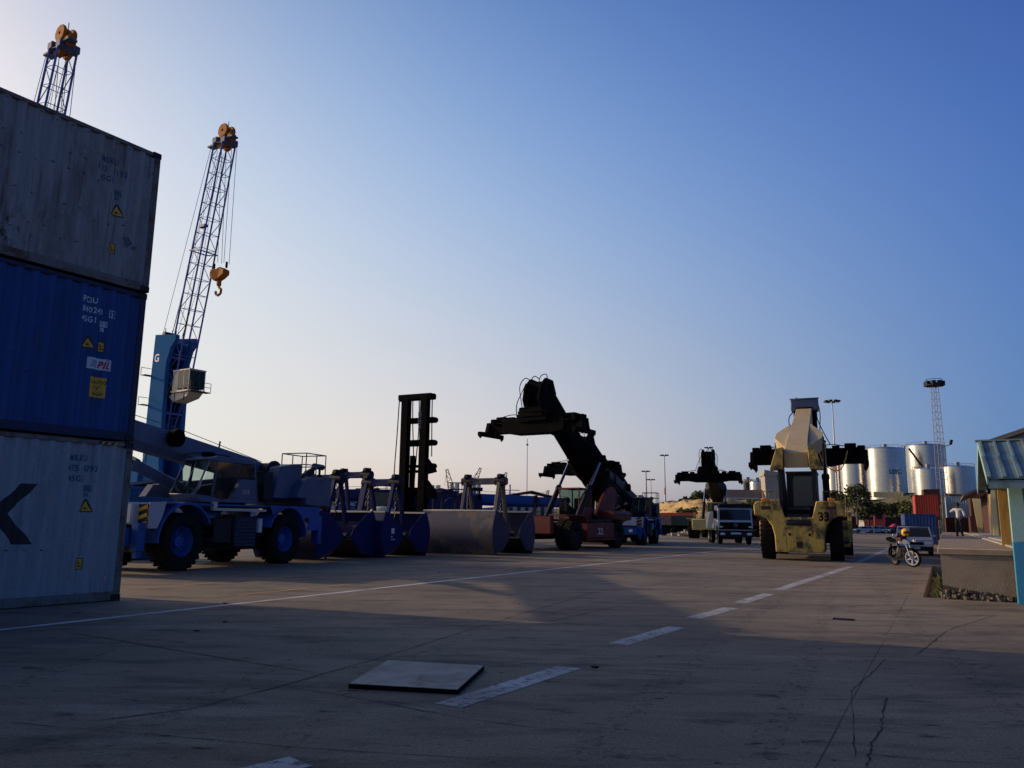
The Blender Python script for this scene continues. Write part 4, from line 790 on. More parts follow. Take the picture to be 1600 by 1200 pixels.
# ---------------------------------------------------------------- clamshell grabs
def grab(label, m_, loc, rz, w_=3.2, L=3.2, H=1.85, group='clamshell grabs in a row', sticker=False, top=3.1, edge=None, cheek=None):
    t = thing('clamshell_grab', label, 'grab bucket', loc, rz, group); hw = w_*(.38 if cheek else .43)
    def bulge(u): return -.30*math.sin(math.pi*u)
    for k, sg in ((0, 1), (1, -1)):
        X = lambda x: (x if sg > 0 else w_-x)
        back = [(X(bulge(i/8)+.05*i/8), .06+(H-.06)*i/8) for i in range(9)]
        chk = back + [(X(hw*.35), H*.93), (X(hw*.92), H*.60), (X(hw), H*.47), (X(hw*.93), H*.36), (X(hw*.5), H*.16)]
        for y0 in (0, L-.04): MB().prism(chk, y0, y0+.04).build('cheek_plate', cheek or m_, t, bevel=.008)
        sh = back + [(X(bulge(i/8)+.05*i/8+.035), .06+(H-.06)*i/8) for i in range(8, -1, -1)]
        MB().prism(sh, .04, L-.04).build('shell', m_, t)
        MB().prism([(X(.0), .0), (X(.05), .07), (X(hw*.52), .18), (X(hw*.95), .72), (X(hw*.92), .76), (X(hw*.5), .22), (X(.03), .1)], .02, L-.02).build('cutting_lip', MT['steel'], t)
        MB().box(min(X(.0), X(.14)), max(X(.0), X(.14)), .04, L-.04, H-.06, H+.02).build('rim_bar', edge or MT['galv'], t, bevel=.01)
        for y in (.20*L, .66*L): MB().bar((w_/2-sg*.62, y, H*.72), (w_/2-sg*.16, y, top-.05), .2, .13).build('arm', m_, t, bevel=.03)
    MB().tube((w_/2, -.02, H*.47), (w_/2, L+.02, H*.47), .13, 14).box(w_/2-.3, w_/2+.3, .5, L-.5, H*.40, H*.55).build('hinge_shaft', MT['steel'], t, bevel=.02)
    MB().bar((w_/2, .12*L, top), (w_/2, .74*L, top), .34, .3).build('head_beam', m_, t, bevel=.03)
    for y in (.20*L, .66*L):
        MB().tube((w_/2, y-.3, top), (w_/2, y+.3, top), .2, 14).tube((w_/2-.12, y-.1, top+.22), (w_/2-.12, y+.1, top+.22), .13, 12).box(w_/2-.1, w_/2+.16, y-.14, y+.14, top+.1, top+.34).build('head_sheave', MT['rt_dark'], t, bevel=.02)
        mb = MB()
        for i in range(11):
            z = top-.2-i*.12; mb.bar((w_/2+.05*(i % 2), y, z), (w_/2-.05*(1-i % 2)*.5, y+.02, z-.13), .05, .03)
        mb.build('chain', MT['steel'], t)
    if sticker:
        MB().box(.42, .62, -.012, -.004, .95, 1.17).box(.42, .50, -.012, -.004, .80, .86).box(.42, .68, -.012, -.004, .70, .73).build('sticker', MT['white_mark'], t)
    return t
for lab, px, py, w_, m_, kw in (
    ('dark blue clamshell grab nearest the blue and grey crane', 497, 876, 3.2, 'grab_blue', {}),
    ('dark blue clamshell grab with a white sticker on its end, next to the grey one', 600, 871.5, 3.0, 'grab_blue', dict(sticker=True)),
    ('dusty grey clamshell grab with curved shell, beside the red reach stacker', 774, 868, 3.7, 'grab_grey', dict(L=4.0, H=2.0, top=3.4, cheek=MT['grab_cheek'], edge=MT['cream']))):
    q = G(px, py); grab(lab, MT[m_], (q.x, q.y, 0), DRZ, w_, **{**dict(edge=MT['cream']), **kw})
q = P(556, 812, 38); grab('dark blue clamshell grab standing behind the row with its head over the others', MT['grab_blue'], (q.x, q.y, 0), DRZ, 3.0, top=3.7)
# ---------------------------------------------------------------- empty container handler
t = thing('container_handler', 'tall dark lift mast of an empty container handler behind the blue grabs', 'container handler', tuple(P(645, 812, 42).xy)+(0,), R(-27))
HM = MT['black']; top = 8.15
for x in (-.78, .42):
    MB().box(x, x+.36, -.22, .16, .9, top-.12).box(x-.03, x+.39, -.26, -.2, .9, top-.12).build('mast_column', HM, t, bevel=.01)
for x in (-.44, .2): MB().box(x, x+.22, .18, .42, .8, 4.9 if x < 0 else 5.3).build('inner_column', HM, t, bevel=.01)
MB().box(-1.05, 1.05, -.25, .3, top-.3, top).tube((-1.1, 0, top-.18), (1.15, 0, top-.18), .17, 10).build('mast_crown', HM, t, bevel=.03)
for i, z in enumerate((6.75, 5.55, 4.32, 4.05, 3.05)):
    h_ = (.3, .34, .14, .14, .3)[i]
    MB().box(-.5, .5, .05, .3, z-h_/2, z+h_/2).build('crossbar', HM, t, bevel=.02)
    if i in (0, 1, 2, 4): MB().box(.7, 1.2, -.12, .2, z-.17, z+.13).tube((1.15, -.12, z-.02), (1.15, .2, z-.02), .15, 10).build('guide_roller', HM, t, bevel=.03)
MB().prism([(.78, 4.7), (1.25, 4.15), (1.3, 4.0), (.78, 3.9)], -.2, .2).prism([(.78, 3.6), (1.3, 3.0), (1.35, 2.6), (.78, 2.7)], -.2, .2).prism([(-.4, 3.2), (-.2, 3.2), (.5, 2.5), (.3, 2.4)], .1, .2).build('carriage', HM, t, bevel=.02)
hoses(t, [[(-1.05, -.1, top-.2), (-1.12, -.1, 6), (-1.2, -.1, 4.4), (-1.22, -.1, 3.0)], [(-.25, 0, top-.2), (-.2, 0, 6.5), (-.05, 0, 4.5)], [(.15, 0, top-.2), (.2, 0, 6.5), (.1, 0, 4.9), (.0, 0, 3.2)], [(.98, 0, top-.2), (1.0, 0, 6.6), (1.05, 0, 4.8)], [(-.2, .1, 3.4), (-.4, .1, 2.8), (-.1, .1, 2.2), (.3, .1, 2.4)]], .028)
text_mesh('HYSTER', .3, MT['rt_grey'], t, 'lettering', .004, .9, frame_m((.50, -.262, top-1.9), (0, 0, 1), (-1, 0, 0)))
MB().box(-.9, .9, .45, 4.6, .75, 1.5).box(-1.2, 1.2, 3.3, 4.9, .9, 2.1).build('chassis', MT['rt_dark'], t, bevel=.05)
c_ = MB()
for x in (-.75, .68):
    for y in (1.6, 3.0): c_.box(x, x+.07, y, y+.07, 1.5, 3.0)
c_.box(-.8, .8, 1.5, 3.15, 3.0, 3.08).build('cab', MT['rt_dark'], t)
hm_root = t
for s, y in ((1, .9), (-1, .9), (1, 4.0), (-1, 4.0)):
    q_ = wheel(t, s*1.1, y, .62, .42, s, MT['rt_dark'], lug=False); q_.rotation_euler = (0, 0, R(-90))
# ---------------------------------------------------------------- more cranes in the yard
q = P(975, 812, 57)
rt_crane('dark mobile crane with white and blue fenders parked behind the red reach stacker', MT['rt_blue'], MT['rt_dark'], MT['white_paint'], (q.x, q.y, 0), math.atan2(-math.cos(R(20)), -math.sin(R(20))), 'rough terrain cranes', 9, 10, full=False, boom_mat=MT['rt_dark'])
q = P(745, 812, 54)
rt_crane('blue mobile crane with a low blue boom behind the grey grab', MT['rt_blue'], MT['rt_blue'], MT['rt_blue'], (q.x, q.y, 0), R(4), 'rough terrain cranes', -1.5, 11.6, full=False)
q = P(560, 812, 52)
rt_crane('dark blue mobile crane behind the blue grabs', MT['grab_blue'], MT['grab_blue'], MT['grab_blue'], (q.x, q.y, 0), R(172), 'rough terrain cranes', 0, 9, full=False)
# background boxes behind the grabs
c20 = 6.06
for lab, px, Y, z, rz, pm, H_ in (
    ('grey container with a blue tarp hung on its side, behind the blue grabs', 566, 58, 0, R(-8), 'grey_box2', 2.6),
    ('white container partly hidden behind the left blue grab', 512, 60, 0, R(-5), 'white_paint', 2.5),
    ('maroon container seen between the columns of the lift mast', 652, 60, 0, R(80), 'maroon_box', 2.6)):
    q = P(px, 812, Y); container(lab, c20, CW, H_, MT[pm], MT['grey_frame'] if pm != 'maroon_box' else MT['maroon_box'], (q.x, q.y, z), rz)
q = P(547, 792, 56.4); MB().box(-.9, .9, -.02, .02, -.8, .7)
tag(MB().box(-.95, .95, -.015, .015, -.75, .65).build('tarpaulin', MT['tower_blue'], loc=(q.x, q.y, q.z), bevel=.004), 'bright blue tarp hanging on the grey container behind the grabs', 'tarpaulin')
q = P(498, 797, 31.5); q = V((q.x, q.y, 1.55))
b_ = thing('fuel_drum', 'red drum lying on a stand behind the near crane counterweight', 'drum', (q.x, q.y, 0), R(10))
MB().tube((-.45, 0, 1.9), (.45, 0, 1.9), .28, 20).build('drum_body', MT['red_mark'], b_, bevel=.02)
MB().box(-.4, .4, -.3, .3, 1.5, 1.62).bar((-.35, -.2, 0), (-.35, -.2, 1.5), .06, .06).bar((.35, -.2, 0), (.35, -.2, 1.5), .06, .06).bar((-.35, .2, 0), (-.35, .2, 1.5), .06, .06).bar((.35, .2, 0), (.35, .2, 1.5), .06, .06).build('stand', MT['steel'], b_)
q = P(598, 803, 40); b_ = thing('tank', 'small rounded cream tank catching the sun between the blue grabs', 'tank', (q.x, q.y, 0), R(10))
MB().lathe([(1.3, .01), (1.3, .55), (1.42, .68), (1.75, .72), (2.0, .6), (2.15, .35), (2.18, .01)], (0, 0, 0), 'z', 24).build('tank_body', MT['cream'], b_)
MB().box(-.6, .6, -.6, .6, 1.15, 1.3).bar((-.5, -.5, 0), (-.5, -.5, 1.2), .1, .1).bar((.5, -.5, 0), (.5, -.5, 1.2), .1, .1).bar((-.5, .5, 0), (-.5, .5, 1.2), .1, .1).bar((.5, .5, 0), (.5, .5, 1.2), .1, .1).build('tank_stand', MT['steel'], b_)
# ---------------------------------------------------------------- harbour cranes
def harbour_crane(label, loc, rz, fz=12.5, tip=(7.4, 51.5), hook_z=33.0):
    t = thing('harbour_crane', label, 'harbour crane', loc, rz, 'tall blue harbour cranes'); B = MT['lat_blue']; T = MT['tower_blue']
    # undercarriage and slewing platform
    MB().box(-7, 7, -3.2, 3.2, 1.2, 2.9).box(-6.5, -5.5, -6, 6, .9, 2.0).box(5.5, 6.5, -6, 6, .9, 2.0).build('undercarriage', T, t, bevel=.1)
    for x in (-5.5, -3.7, -1.9, 1.9, 3.7, 5.5):
        for s in (1, -1):
            MB().lathe([(-.5, .4), (-.5, .75), (.5, .75), (.5, .4)], (x, s*2.4, .76), 'y', 16).build('wheel', MT['tyre'], t)
    MB().lathe([(2.9, .1), (2.9, 2.2), (4.2, 2.2), (4.2, .1)], (0, 0, 0), 'z', 24).build('slew_ring', MT['rt_dark'], t)
    MB().box(-8.5, 2.6, -2.4, 2.4, 4.2, 5.0).box(-8.3, -2.2, -2.3, 2.3, 5.0, 7.6).build('machine_house', T, t, bevel=.1)
    MB().box(-9.2, -8.4, -2.4, 2.4, 4.0, 7.0).build('ballast', MT['rt_dark'], t, bevel=.1)
    # tower: two box legs joined by panels, flared head
    zt = 25.3
    for s in (1, -1):
        MB().prism([(-2.5, 5), (1.9, 5), (1.3, 9), (1.0, 21.5), (1.7, 23.6), (2.7, 24.6), (2.7, zt), (-2.0, zt+.5), (-2.2, 20)], s*1.15, s*1.75).build('tower_leg', T, t, bevel=.05)
    MB().box(-2.25, -1.7, -1.2, 1.2, 5, zt).build('tower_back_panel', T, t, bevel=.05)
    for z in (6.5, 11, 15.0, 19.0, 22.5): MB().box(-1.7, 1.2, -1.15, 1.15, z-.12, z+.12).build('tower_floor', B, t)
    for z in (12.0, 16.2, 20.2):
        mb = MB()
        mb.box(-3.2, -2.2, -1.9, 1.9, z, z+.08).box(-3.2, -2.2, -2.6, -1.75, z, z+.08)
        for y in (-2.6, -1.0, .5, 1.9): mb.tube((-3.15, y, z), (-3.15, y, z+1.1), .04, 5)
        mb.tube((-3.15, -2.6, z+1.1), (-3.15, 1.9, z+1.1), .04, 5)
        mb.build('tower_platform', MT['steel'], t)
    mb = MB()
    for s in (-.8, .8): mb.tube((-1.2, s, zt), (-1.2, s, zt+1.5), .06, 6).tube((.4, s, zt), (.4, s, zt+1.0), .06, 6)
    mb.tube((-1.5, -.8, zt+.6), (-1.5, .8, zt+.6), .5, 14).build('tower_top_gear', MT['rt_dark'], t)
    text_mesh('G', 1.5, MT['white_mark'], t, 'logo_mark', .03, 1, frame_m((-1.7, -1.76, 22.0), (1, 0, 0), (0, 0, 1)))
    # cab
    cb = MB().box(1.9, 5.6, -1.3, 1.3, 17.6, 17.85).box(2.0, 3.2, -1.2, 1.2, 17.85, 20.5).box(1.9, 5.6, -1.25, 1.25, 20.4, 20.6)
    for x in (4.3, 5.4):
        for y in (-1.2, 1.1): cb.box(x, x+.12, y, y+.12, 17.85, 20.4)
    cb.prism([(1.0, 17.2), (2.0, 17.6), (5.6, 17.6), (4.8, 16.9), (2.2, 16.4)], -1.0, 1.0); cab = cb.build('cab', MT['cream'], t, bevel=.03)
    for y in (-1.16, 1.16): glazed(cab, [(3.2, y, 18.1), (5.4, y, 18.1), (5.4, y, 20.4), (3.2, y, 20.4)], MT['dark_glass'], 'window')
    glazed(cab, [(5.45, -1.1, 17.9), (5.45, 1.1, 17.9), (5.45, 1.1, 20.4), (5.45, -1.1, 20.4)], MT['glass'], 'windscreen')
    mb = MB()
    for y in (-1.5, 0, 1.5): mb.tube((6.4, y, 17.7), (6.4, y, 18.8), .04, 5)
    for z in (18.25, 18.8): mb.tube((6.4, -1.5, z), (6.4, 1.5, z), .04, 5).tube((5.5, -1.5, z), (6.4, -1.5, z), .04, 5)
    mb.box(5.5, 6.5, -1.5, 1.5, 17.55, 17.65); mb.build('cab_platform', MT['steel'], cab)
    for x in (3.0, 5.0): MB().tube((x, -1.4, 17.5), (x, -1.4, 16.4), .06, 5).build('hanging_lamp', MT['steel'], cab)
    # lattice boom
    f = V((.1, 0, fz)); e = V((tip[0], 0, tip[1])); d = (e-f).normalized(); up = V((0, 1, 0)); sd_ = d.cross(up).normalized(); Lb = (e-f).length
    def c(s, a, b):     # a along local depth, b along Y
        k = min(1, .35+.65*min(s/8, 1)); k2 = 1 - .12*max(0, (s-Lb*.55)/(Lb*.45))
        return f + d*s + sd_*(a*1.05*k*k2) + up*(b*1.12*k*k2)
    n_ = 19; S_ = [Lb*i/n_ for i in range(n_+1)]; co = [(-1, -1), (1, -1), (1, 1), (-1, 1)]
    mb = MB()
    for a, b in co:
        for s0, s1 in zip(S_, S_[1:]): mb.tube(c(s0, a, b), c(s1, a, b), .13, 6)
    for i in range(n_+1):
        for j in range(4):
            p_, q_ = co[j], co[(j+1) % 4]
            mb.tube(c(S_[i], *p_), c(S_[i], *q_), .045, 5)
            if i < n_ and j in (0, 2): mb.tube(c(S_[i], *(p_ if i % 2 else q_)), c(S_[i+1], *(q_ if i % 2 else p_)), .055, 5)
    bo = mb.build('boom', B, t)
    mb = MB(); mid = Lb*.62
    for j in range(4): mb.bar(c(mid, *[v*1.2 for v in co[j]]), c(mid, *[v*1.2 for v in co[(j+1) % 4]]), .16, .12)
    mb.box(c(mid*1.12, -1, -1).x-.3, c(mid*1.12, -1, -1).x+.9, -1.9, -1.3, c(mid*1.12, -1, -1).z, c(mid*1.12, -1, -1).z+.35); mb.build('boom_platform', B, bo)
    # head
    hd = e; lampm = MT['rt_dark']
    for a in (-1, 1):
        q_ = c(Lb, a, 0) + d*.3
        MB().box(q_.x-.5, q_.x+.5, -1.1, 1.1, q_.z-.4, q_.z+.5).build('head_sheave_box', MT['rt_grey'], bo, bevel=.1)
        MB().bar(q_+V((a*.4, 0, .1)), q_+V((a*2.6, 0, -.05)), .12, .12).box(q_.x+a*2.9-.6, q_.x+a*2.9+.6, -.9, .1, q_.z-.2, q_.z+.02).build('floodlight', MT['rt_grey'], bo)
    q_ = hd + d*1.25
    for yy in (-.55, .55): MB().lathe([(-.18, .2), (-.18, .92), (-.08, 1.0), (.08, 1.0), (.18, .92), (.18, .2)], (q_.x, yy, q_.z+.6), 'y', 22).build('head_sheave', MT['orange'], bo)
    for yy in (-.45, .6): MB().lathe([(-.15, .1), (-.15, .95), (.15, .95), (.15, .1)], (q_.x-.35, yy, q_.z-.9), 'y', 20).build('head_sheave', MT['orange'], bo)
    MB().prism([(q_.x-1.2, q_.z-1.6), (q_.x-.9, q_.z+.7), (q_.x+.3, q_.z+1.3), (q_.x+1.4, q_.z+.2), (q_.x+1.5, q_.z-.9), (q_.x+.5, q_.z-1.4)], -.25, .25).build('head_frame', MT['orange'], bo, bevel=.05)
    MB().box(q_.x+.9, q_.x+1.6, -.6, .4, q_.z-1.1, q_.z-.1).build('head_motor', MT['orange'], bo, bevel=.05); MB().tube((q_.x+.3, 0, q_.z+1.3), (q_.x+.3, 0, q_.z+2.1), .05, 5).build('aerial', lampm, bo)
    # ropes
    mb = MB()
    for (a, y) in ((-1.4, -1.0), (-1.2, 1.0), (-.9, 0), (-1.5, 0.4)): mb.tube((a, y, zt+.8), (hd.x-1.3+a*.2, y, hd.z-.5), .035, 4)
    mb.tube((-2.4, -1.9, 8), c(Lb*.23, -1, -1), .05, 5); mb.build('luffing_rope', MT['rope'], t)
    hx = hd.x+1.1; mb = MB()
    for x, y in ((1.9, -.4), (1.9, .4)): mb.tube((hd.x+x+.2, y, hd.z), (hx+1.25, y, hook_z+1.3), .04, 4)
    for x, y in ((-.2, -.3), (.0, .3)): mb.tube((hd.x+x, y, hd.z), (hx-.2, y, hook_z+1.6), .04, 4)
    mb.tube((hd.x-.9, .1, hd.z), (c(Lb*.5, -.3, 0)), .03, 4); mb.tube(c(Lb*.5, -.3, 0), (0.5, 0, zt-2), .03, 4); mb.build('hoist_rope', MT['rope'], t)
    hb = MB().prism([(hx-1.5, hook_z+.5), (hx-1.3, hook_z+.9), (hx-.3, hook_z+.7), (hx+.4, hook_z+.9), (hx+1.4, hook_z+.4), (hx+1.4, hook_z-.2), (hx+.6, hook_z-.6), (hx-.5, hook_z-.9), (hx-1.5, hook_z-.2)], -.5, .5).build('hook_block', MT['orange'], t, bevel=.08)
    MB().tube((hx, 0, hook_z-.8), (hx, 0, hook_z-1.5), .3, 10).path([(hx, 0, hook_z-1.5), (hx+.1, 0, hook_z-1.8), (hx+.55, 0, hook_z-2.1), (hx+.5, 0, hook_z-2.6), (hx, 0, hook_z-2.85), (hx-.5, 0, hook_z-2.6), (hx-.55, 0, hook_z-2.2)], .16, 8).build('hook', MT['orange'], hb)
    MB().tube((hx-1.3, 0, hook_z+.9), (hx-1.3, 0, hook_z+1.7), .15, 8).tube((hx+1.3, 0, hook_z+.7), (hx+1.3, 0, hook_z+1.5), .15, 8).build('rope_socket', MT['black'], hb)
    return t
hcz = math.atan2(-.55, .83)
q = P(250, 812, 105)
hc = harbour_crane('blue harbour crane with cream cab and lattice boom, tall behind the parked mobile crane', (q.x, q.y, 0), hcz)
h2 = copy_tree(hc); h2['label'] = 'blue harbour crane whose boom top shows above the container stack'
# put the copy so that its boom head stands where the photo shows it
q = P(95, 50, 80)
hq = V((6.3*math.cos(hcz), 6.3*math.sin(hcz))); h2.location = (q.x-hq.x, q.y-hq.y, 0)
# ---------------------------------------------------------------- light masts
def light_mast(label, loc, H_, bands=True, lattice=False, r=.22, group='tall floodlight masts', rz=0.0):
    t = thing('light_mast', label, 'light mast', loc, rz, group)
    if lattice:
        mb = MB(); n_ = 22; hw = lambda z: .85-.35*z/H_
        for a, b in ((-1, -1), (1, -1), (1, 1), (-1, 1)): mb.tube((a*hw(0), b*hw(0), 0), (a*hw(H_), b*hw(H_), H_), .06, 5)
        for i in range(n_):
            z0, z1 = H_*i/n_, H_*(i+1)/n_; w0, w1 = hw(z0), hw(z1); co = [(-1, -1), (1, -1), (1, 1), (-1, 1)]
            for j in range(4):
                p_, q_ = co[j], co[(j+1) % 4]
                mb.tube((p_[0]*w0, p_[1]*w0, z0), (q_[0]*w0, q_[1]*w0, z0), .022, 4)
                mb.tube((p_[0]*w0, p_[1]*w0, z0), (q_[0]*w1, q_[1]*w1, z1), .022, 4)
        mb.build('mast', MT['tower_grey'], t)
        MB().lathe([(H_, .2), (H_, 1.9), (H_+.15, 1.9), (H_+.15, .2)], (0, 0, 0), 'z', 14).lathe([(H_+1.25, 1.55), (H_+1.3, 1.62), (H_+1.35, 1.55), (H_+1.25, 1.55)], (0, 0, 0), 'z', 14).build('platform', MT['rt_dark'], t)
        MB().bar((.6, 0, H_*.58), (2.4, 0, H_*.6), .12, .12).tube((2.3, 0, H_*.6), (2.6, 0, H_*.63), .3, 8).build('side_lamp', MT['rt_dark'], t)
    else:
        segs = [(0, .12, 'masts'), (.12, .24, 'mast_red'), (.24, .45, 'masts'), (.45, .55, 'mast_red'), (.55, 1, 'masts')] if bands else [(0, 1, 'masts')]
        for a, b, m_ in segs: MB().tube((0, 0, H_*a), (0, 0, H_*b), r*(1.35-.8*a), 10, r*(1.35-.8*b)).build('mast_section', MT[m_], t)
    for k in range(8):
        a = k*math.pi/4+.2; rr = 1.5
        MB().bar((0, 0, H_+.1), (math.cos(a)*rr, math.sin(a)*rr, H_+.05), .08, .08).box(math.cos(a)*rr-.35, math.cos(a)*rr+.35, math.sin(a)*rr-.35, math.sin(a)*rr+.35, H_-.05, H_+.35+(.6 if lattice else 0)).build('floodlight', MT['rt_dark'], t)
    return t
for lab, px, py, Y, kw in (
    ('red and white banded floodlight mast rising behind the yellow reach stacker', 1300, 628, 190, {}),
    ('red and white floodlight mast standing alone left of the far reach stacker', 1038, 712, 330, dict(r=.35)),
    ('floodlight mast whose lamps show above the far reach stacker', 1107, 700, 340, dict(r=.35)),
    ('lattice floodlight tower standing in front of the silos', 1460, 603, 160, dict(lattice=True)),
    ('small pale light mast with ladder beyond the dark mobile crane', 1009, 737, 330, dict(bands=False, r=.5)),
    ('shorter lamp mast right beside the pale one on the skyline', 1017, 750, 345, dict(bands=False, r=.25))):
    q = P(px, py, Y); light_mast(lab, (q.x, q.y, 0), q.z, **kw)
# ---------------------------------------------------------------- skyline
def derrick(label, px0, py0, px1, py1, Y, w_=1.6):
    a, b = P(px0, py0, Y), P(px1, py1, Y); t = thing('quay_crane', label, 'quay crane', (a.x, a.y, 0), 0, 'small cranes on the skyline'); a2 = V((0, 0, a.z)); b2 = V((b.x-a.x, 0, b.z))
    MB().box(-2, 2, -2, 2, 0, a.z).build('crane_house', MT['brick'], t); d = (b2-a2).normalized(); s = V((d.z, 0, -d.x))*w_/2; mb = MB()
    n_ = 9; L_ = (b2-a2).length
    for sg in (1, -1): mb.tube(a2+s*sg, b2+s*sg*.3, .22, 4)
    for i in range(n_): k0, k1 = 1-.7*i/n_, 1-.7*(i+1)/n_; mb.tube(a2+d*(L_*i/n_)+s*k0*(1 if i % 2 else -1), a2+d*(L_*(i+1)/n_)-s*k1*(1 if i % 2 else -1), .14, 4)
    mb.build('jib', MT['brick'], t); MB().tube(b2, V((b2.x*.3-3, 0, a.z+3)), .08, 4).build('stay', MT['rope'], t)
derrick('slim quay crane on the skyline just right of the lift mast', 706, 768, 698, 733, 420, 3.6)
derrick('quay crane leaning right on the skyline above the blue cab', 738, 762, 751, 731, 420, 3)
derrick('quay crane jib on the skyline above the grey grab head beam', 784, 765, 791, 738, 420, 3)
derrick('tiny quay crane at the right end of the shed roof', 853, 780, 857, 766, 420, 2.4)
derrick('small quay crane on the skyline right of the red reach stacker boom', 955, 770, 962, 752, 420, 2.4)
for lab, px, py, r in (('pale chimney pair seen right of the lift mast', 680, 758, 2.6), ('pale chimney beside the slim quay crane', 710, 755, 2.4), ('pale tank tower seen through the grey grab frame', 744, 757, 2.2)):
    q = P(px, py, 430); t = thing('chimney', lab, 'chimney', (q.x, q.y, 0), 0, 'chimneys on the skyline')
    for dx in (-r*.62, r*.62): MB().tube((dx, 0, 0), (dx, 0, q.z), r*.55, 12, r*.5).build('stack', MT['ship'], t)
    MB().box(-r*1.5, r*1.5, -r, r, 0, q.z*.55).build('base', MT['ship'], t)
q = P(824, 692, 300); t = thing('radio_mast', 'thin radio mast on the skyline left of the red reach stacker', 'radio mast', (q.x, q.y, 0))
MB().tube((0, 0, 0), (0, 0, q.z), .22, 6, .14).build('mast', MT['masts'], t); MB().tube((0, 0, q.z), (0, 0, q.z+1.5), .1, 5).box(-.4, .4, -.1, .1, q.z-1, q.z-.4).build('antenna', MT['rt_dark'], t)
q = P(797, 757, 420); t = thing('ship_mast', 'ship mast with crossed yards on the skyline over the blue boom', 'ship mast', (q.x, q.y, 0))
MB().tube((0, 0, 0), (0, 0, q.z), .5, 6).build('mast', MT['ship'], t); MB().bar((-5, 0, q.z-3), (5, 0, q.z-3), .5, .4).bar((-3, 0, q.z-6), (3, 0, q.z-6), .5, .4).build('yard', MT['ship'], t)
for lab, x0, y0, xp, yp, x1, Y, m1, m2 in (('grey gabled shed with a low roof far behind the blue boom', 780, 776, 831, 768, 866, 260, 'dark_roof', 'warehouse'), ('long low white harbour building beyond the blue grabs', 470, 788, 560, 783, 650, 200, 'galv', 'ship'), ('low grey building seen under the near crane boom', 200, 760, 260, 752, 345, 78, 'rt_grey', 'warehouse'), ('low port sheds at the far end left of the quarry face', 1030, 788, 1050, 783, 1085, 380, 'dark_roof', 'brick')):
    a, b, c_ = P(x0, y0, Y), P(xp, yp, Y), P(x1, y0, Y); t = thing('port_shed', lab, 'shed', ((a.x+c_.x)/2, Y+10, 0)); hw = (c_.x-a.x)/2; xr = b.x-(a.x+c_.x)/2
    MB().box(-hw, hw, -10, 10, 0, a.z-.1).build('wall', MT[m2], t)
    MB().prism([(-hw-.8, a.z-.1), (xr, b.z), (hw+.8, a.z-.1), (hw+.8, a.z+.15), (xr, b.z+.3), (-hw-.8, a.z+.15)][:], -10.6, 10.6).build('roof', MT[m1], t)
    for i in range(7): 
        x = -hw+hw*2*(i+.5)/7; MB().box(x-hw*.06, x+hw*.06, -10.12, -10.0, a.z*.35, a.z*.7).build('window', MT['dark_glass'], t)
# ---------------------------------------------------------------- hills (terrain)
def hill(name, x0, x1, y0, y1, hf, m_, nx=60, ny=40):
    vs = []; fs = []
    for j in range(ny+1):
        for i in range(nx+1):
            x, y = x0+(x1-x0)*i/nx, y0+(y1-y0)*j/ny; vs.append((x, y, hf(i/nx, j/ny, x, y)))
    fs = [(j*(nx+1)+i, j*(nx+1)+i+1, (j+1)*(nx+1)+i+1, (j+1)*(nx+1)+i) for j in range(ny) for i in range(nx)]
    return tag(MB().add(vs, fs).build(name, m_), kind='structure')
from mathutils import noise as mn
scrub = mat('dry scrub hillside', (.17, .14, .075), .95, dirt=.9, dcol=(.06, .07, .025), scale=.12, bump=.5, fine=1.4, var=.3, d0=.42, d1=.56)
sm = lambda a: max(0, min(1, a))**2*(3-2*max(0, min(1, a)))
tz = P(1400, 772, 235).z+.8
hill('hill', 78, 330, 185, 420, lambda u, v, x, y: tz*sm(min(u*5, v*5.2, (1-u)*8))*(1+.0*x)+mn.noise(V((x*.05, y*.05, 0)))*1.2*sm(min(u*5, v*4, 1))-.3, scrub, 80, 60)
ochre = mat('ochre quarry face', (.36, .25, .115), .95, dirt=1.0, dcol=(.10, .075, .035), scale=.28, bump=.6, fine=2, stretch=(.5, .5, 3), var=.3)
q0, q1 = P(1058, 812, 150), P(1170, 812, 170)
def qh(u, v, x, y):
    h_ = (P(1120, 772, 160).z)*sm(min(u*3.2, (1-u)*3+.6, 1))*sm(v*2.2)
    g1 = abs(u-.30-.16*v); g2 = abs(u-.62-.2*v); h_ -= 4*max(0, 1-g1/.04)+3.5*max(0, 1-g2/.036); st = math.floor(h_/1.9)*1.9; return max(-.2, st + (min(1, (h_-st)/.75))*1.9 - 1.0 + mn.noise(V((x*.3, y*.3, 3)))*.6)
hill('quarry_slope', q0.x, q1.x+14, 148, 215, qh, ochre, 150, 130)
hill('far_hill', -200, 700, 900, 1200, lambda u, v, x, y: 26*sm(min(v*2, 1))*(.5+.6*mn.noise(V((x*.006, 1, 0))))-1, scrub, 90, 6)
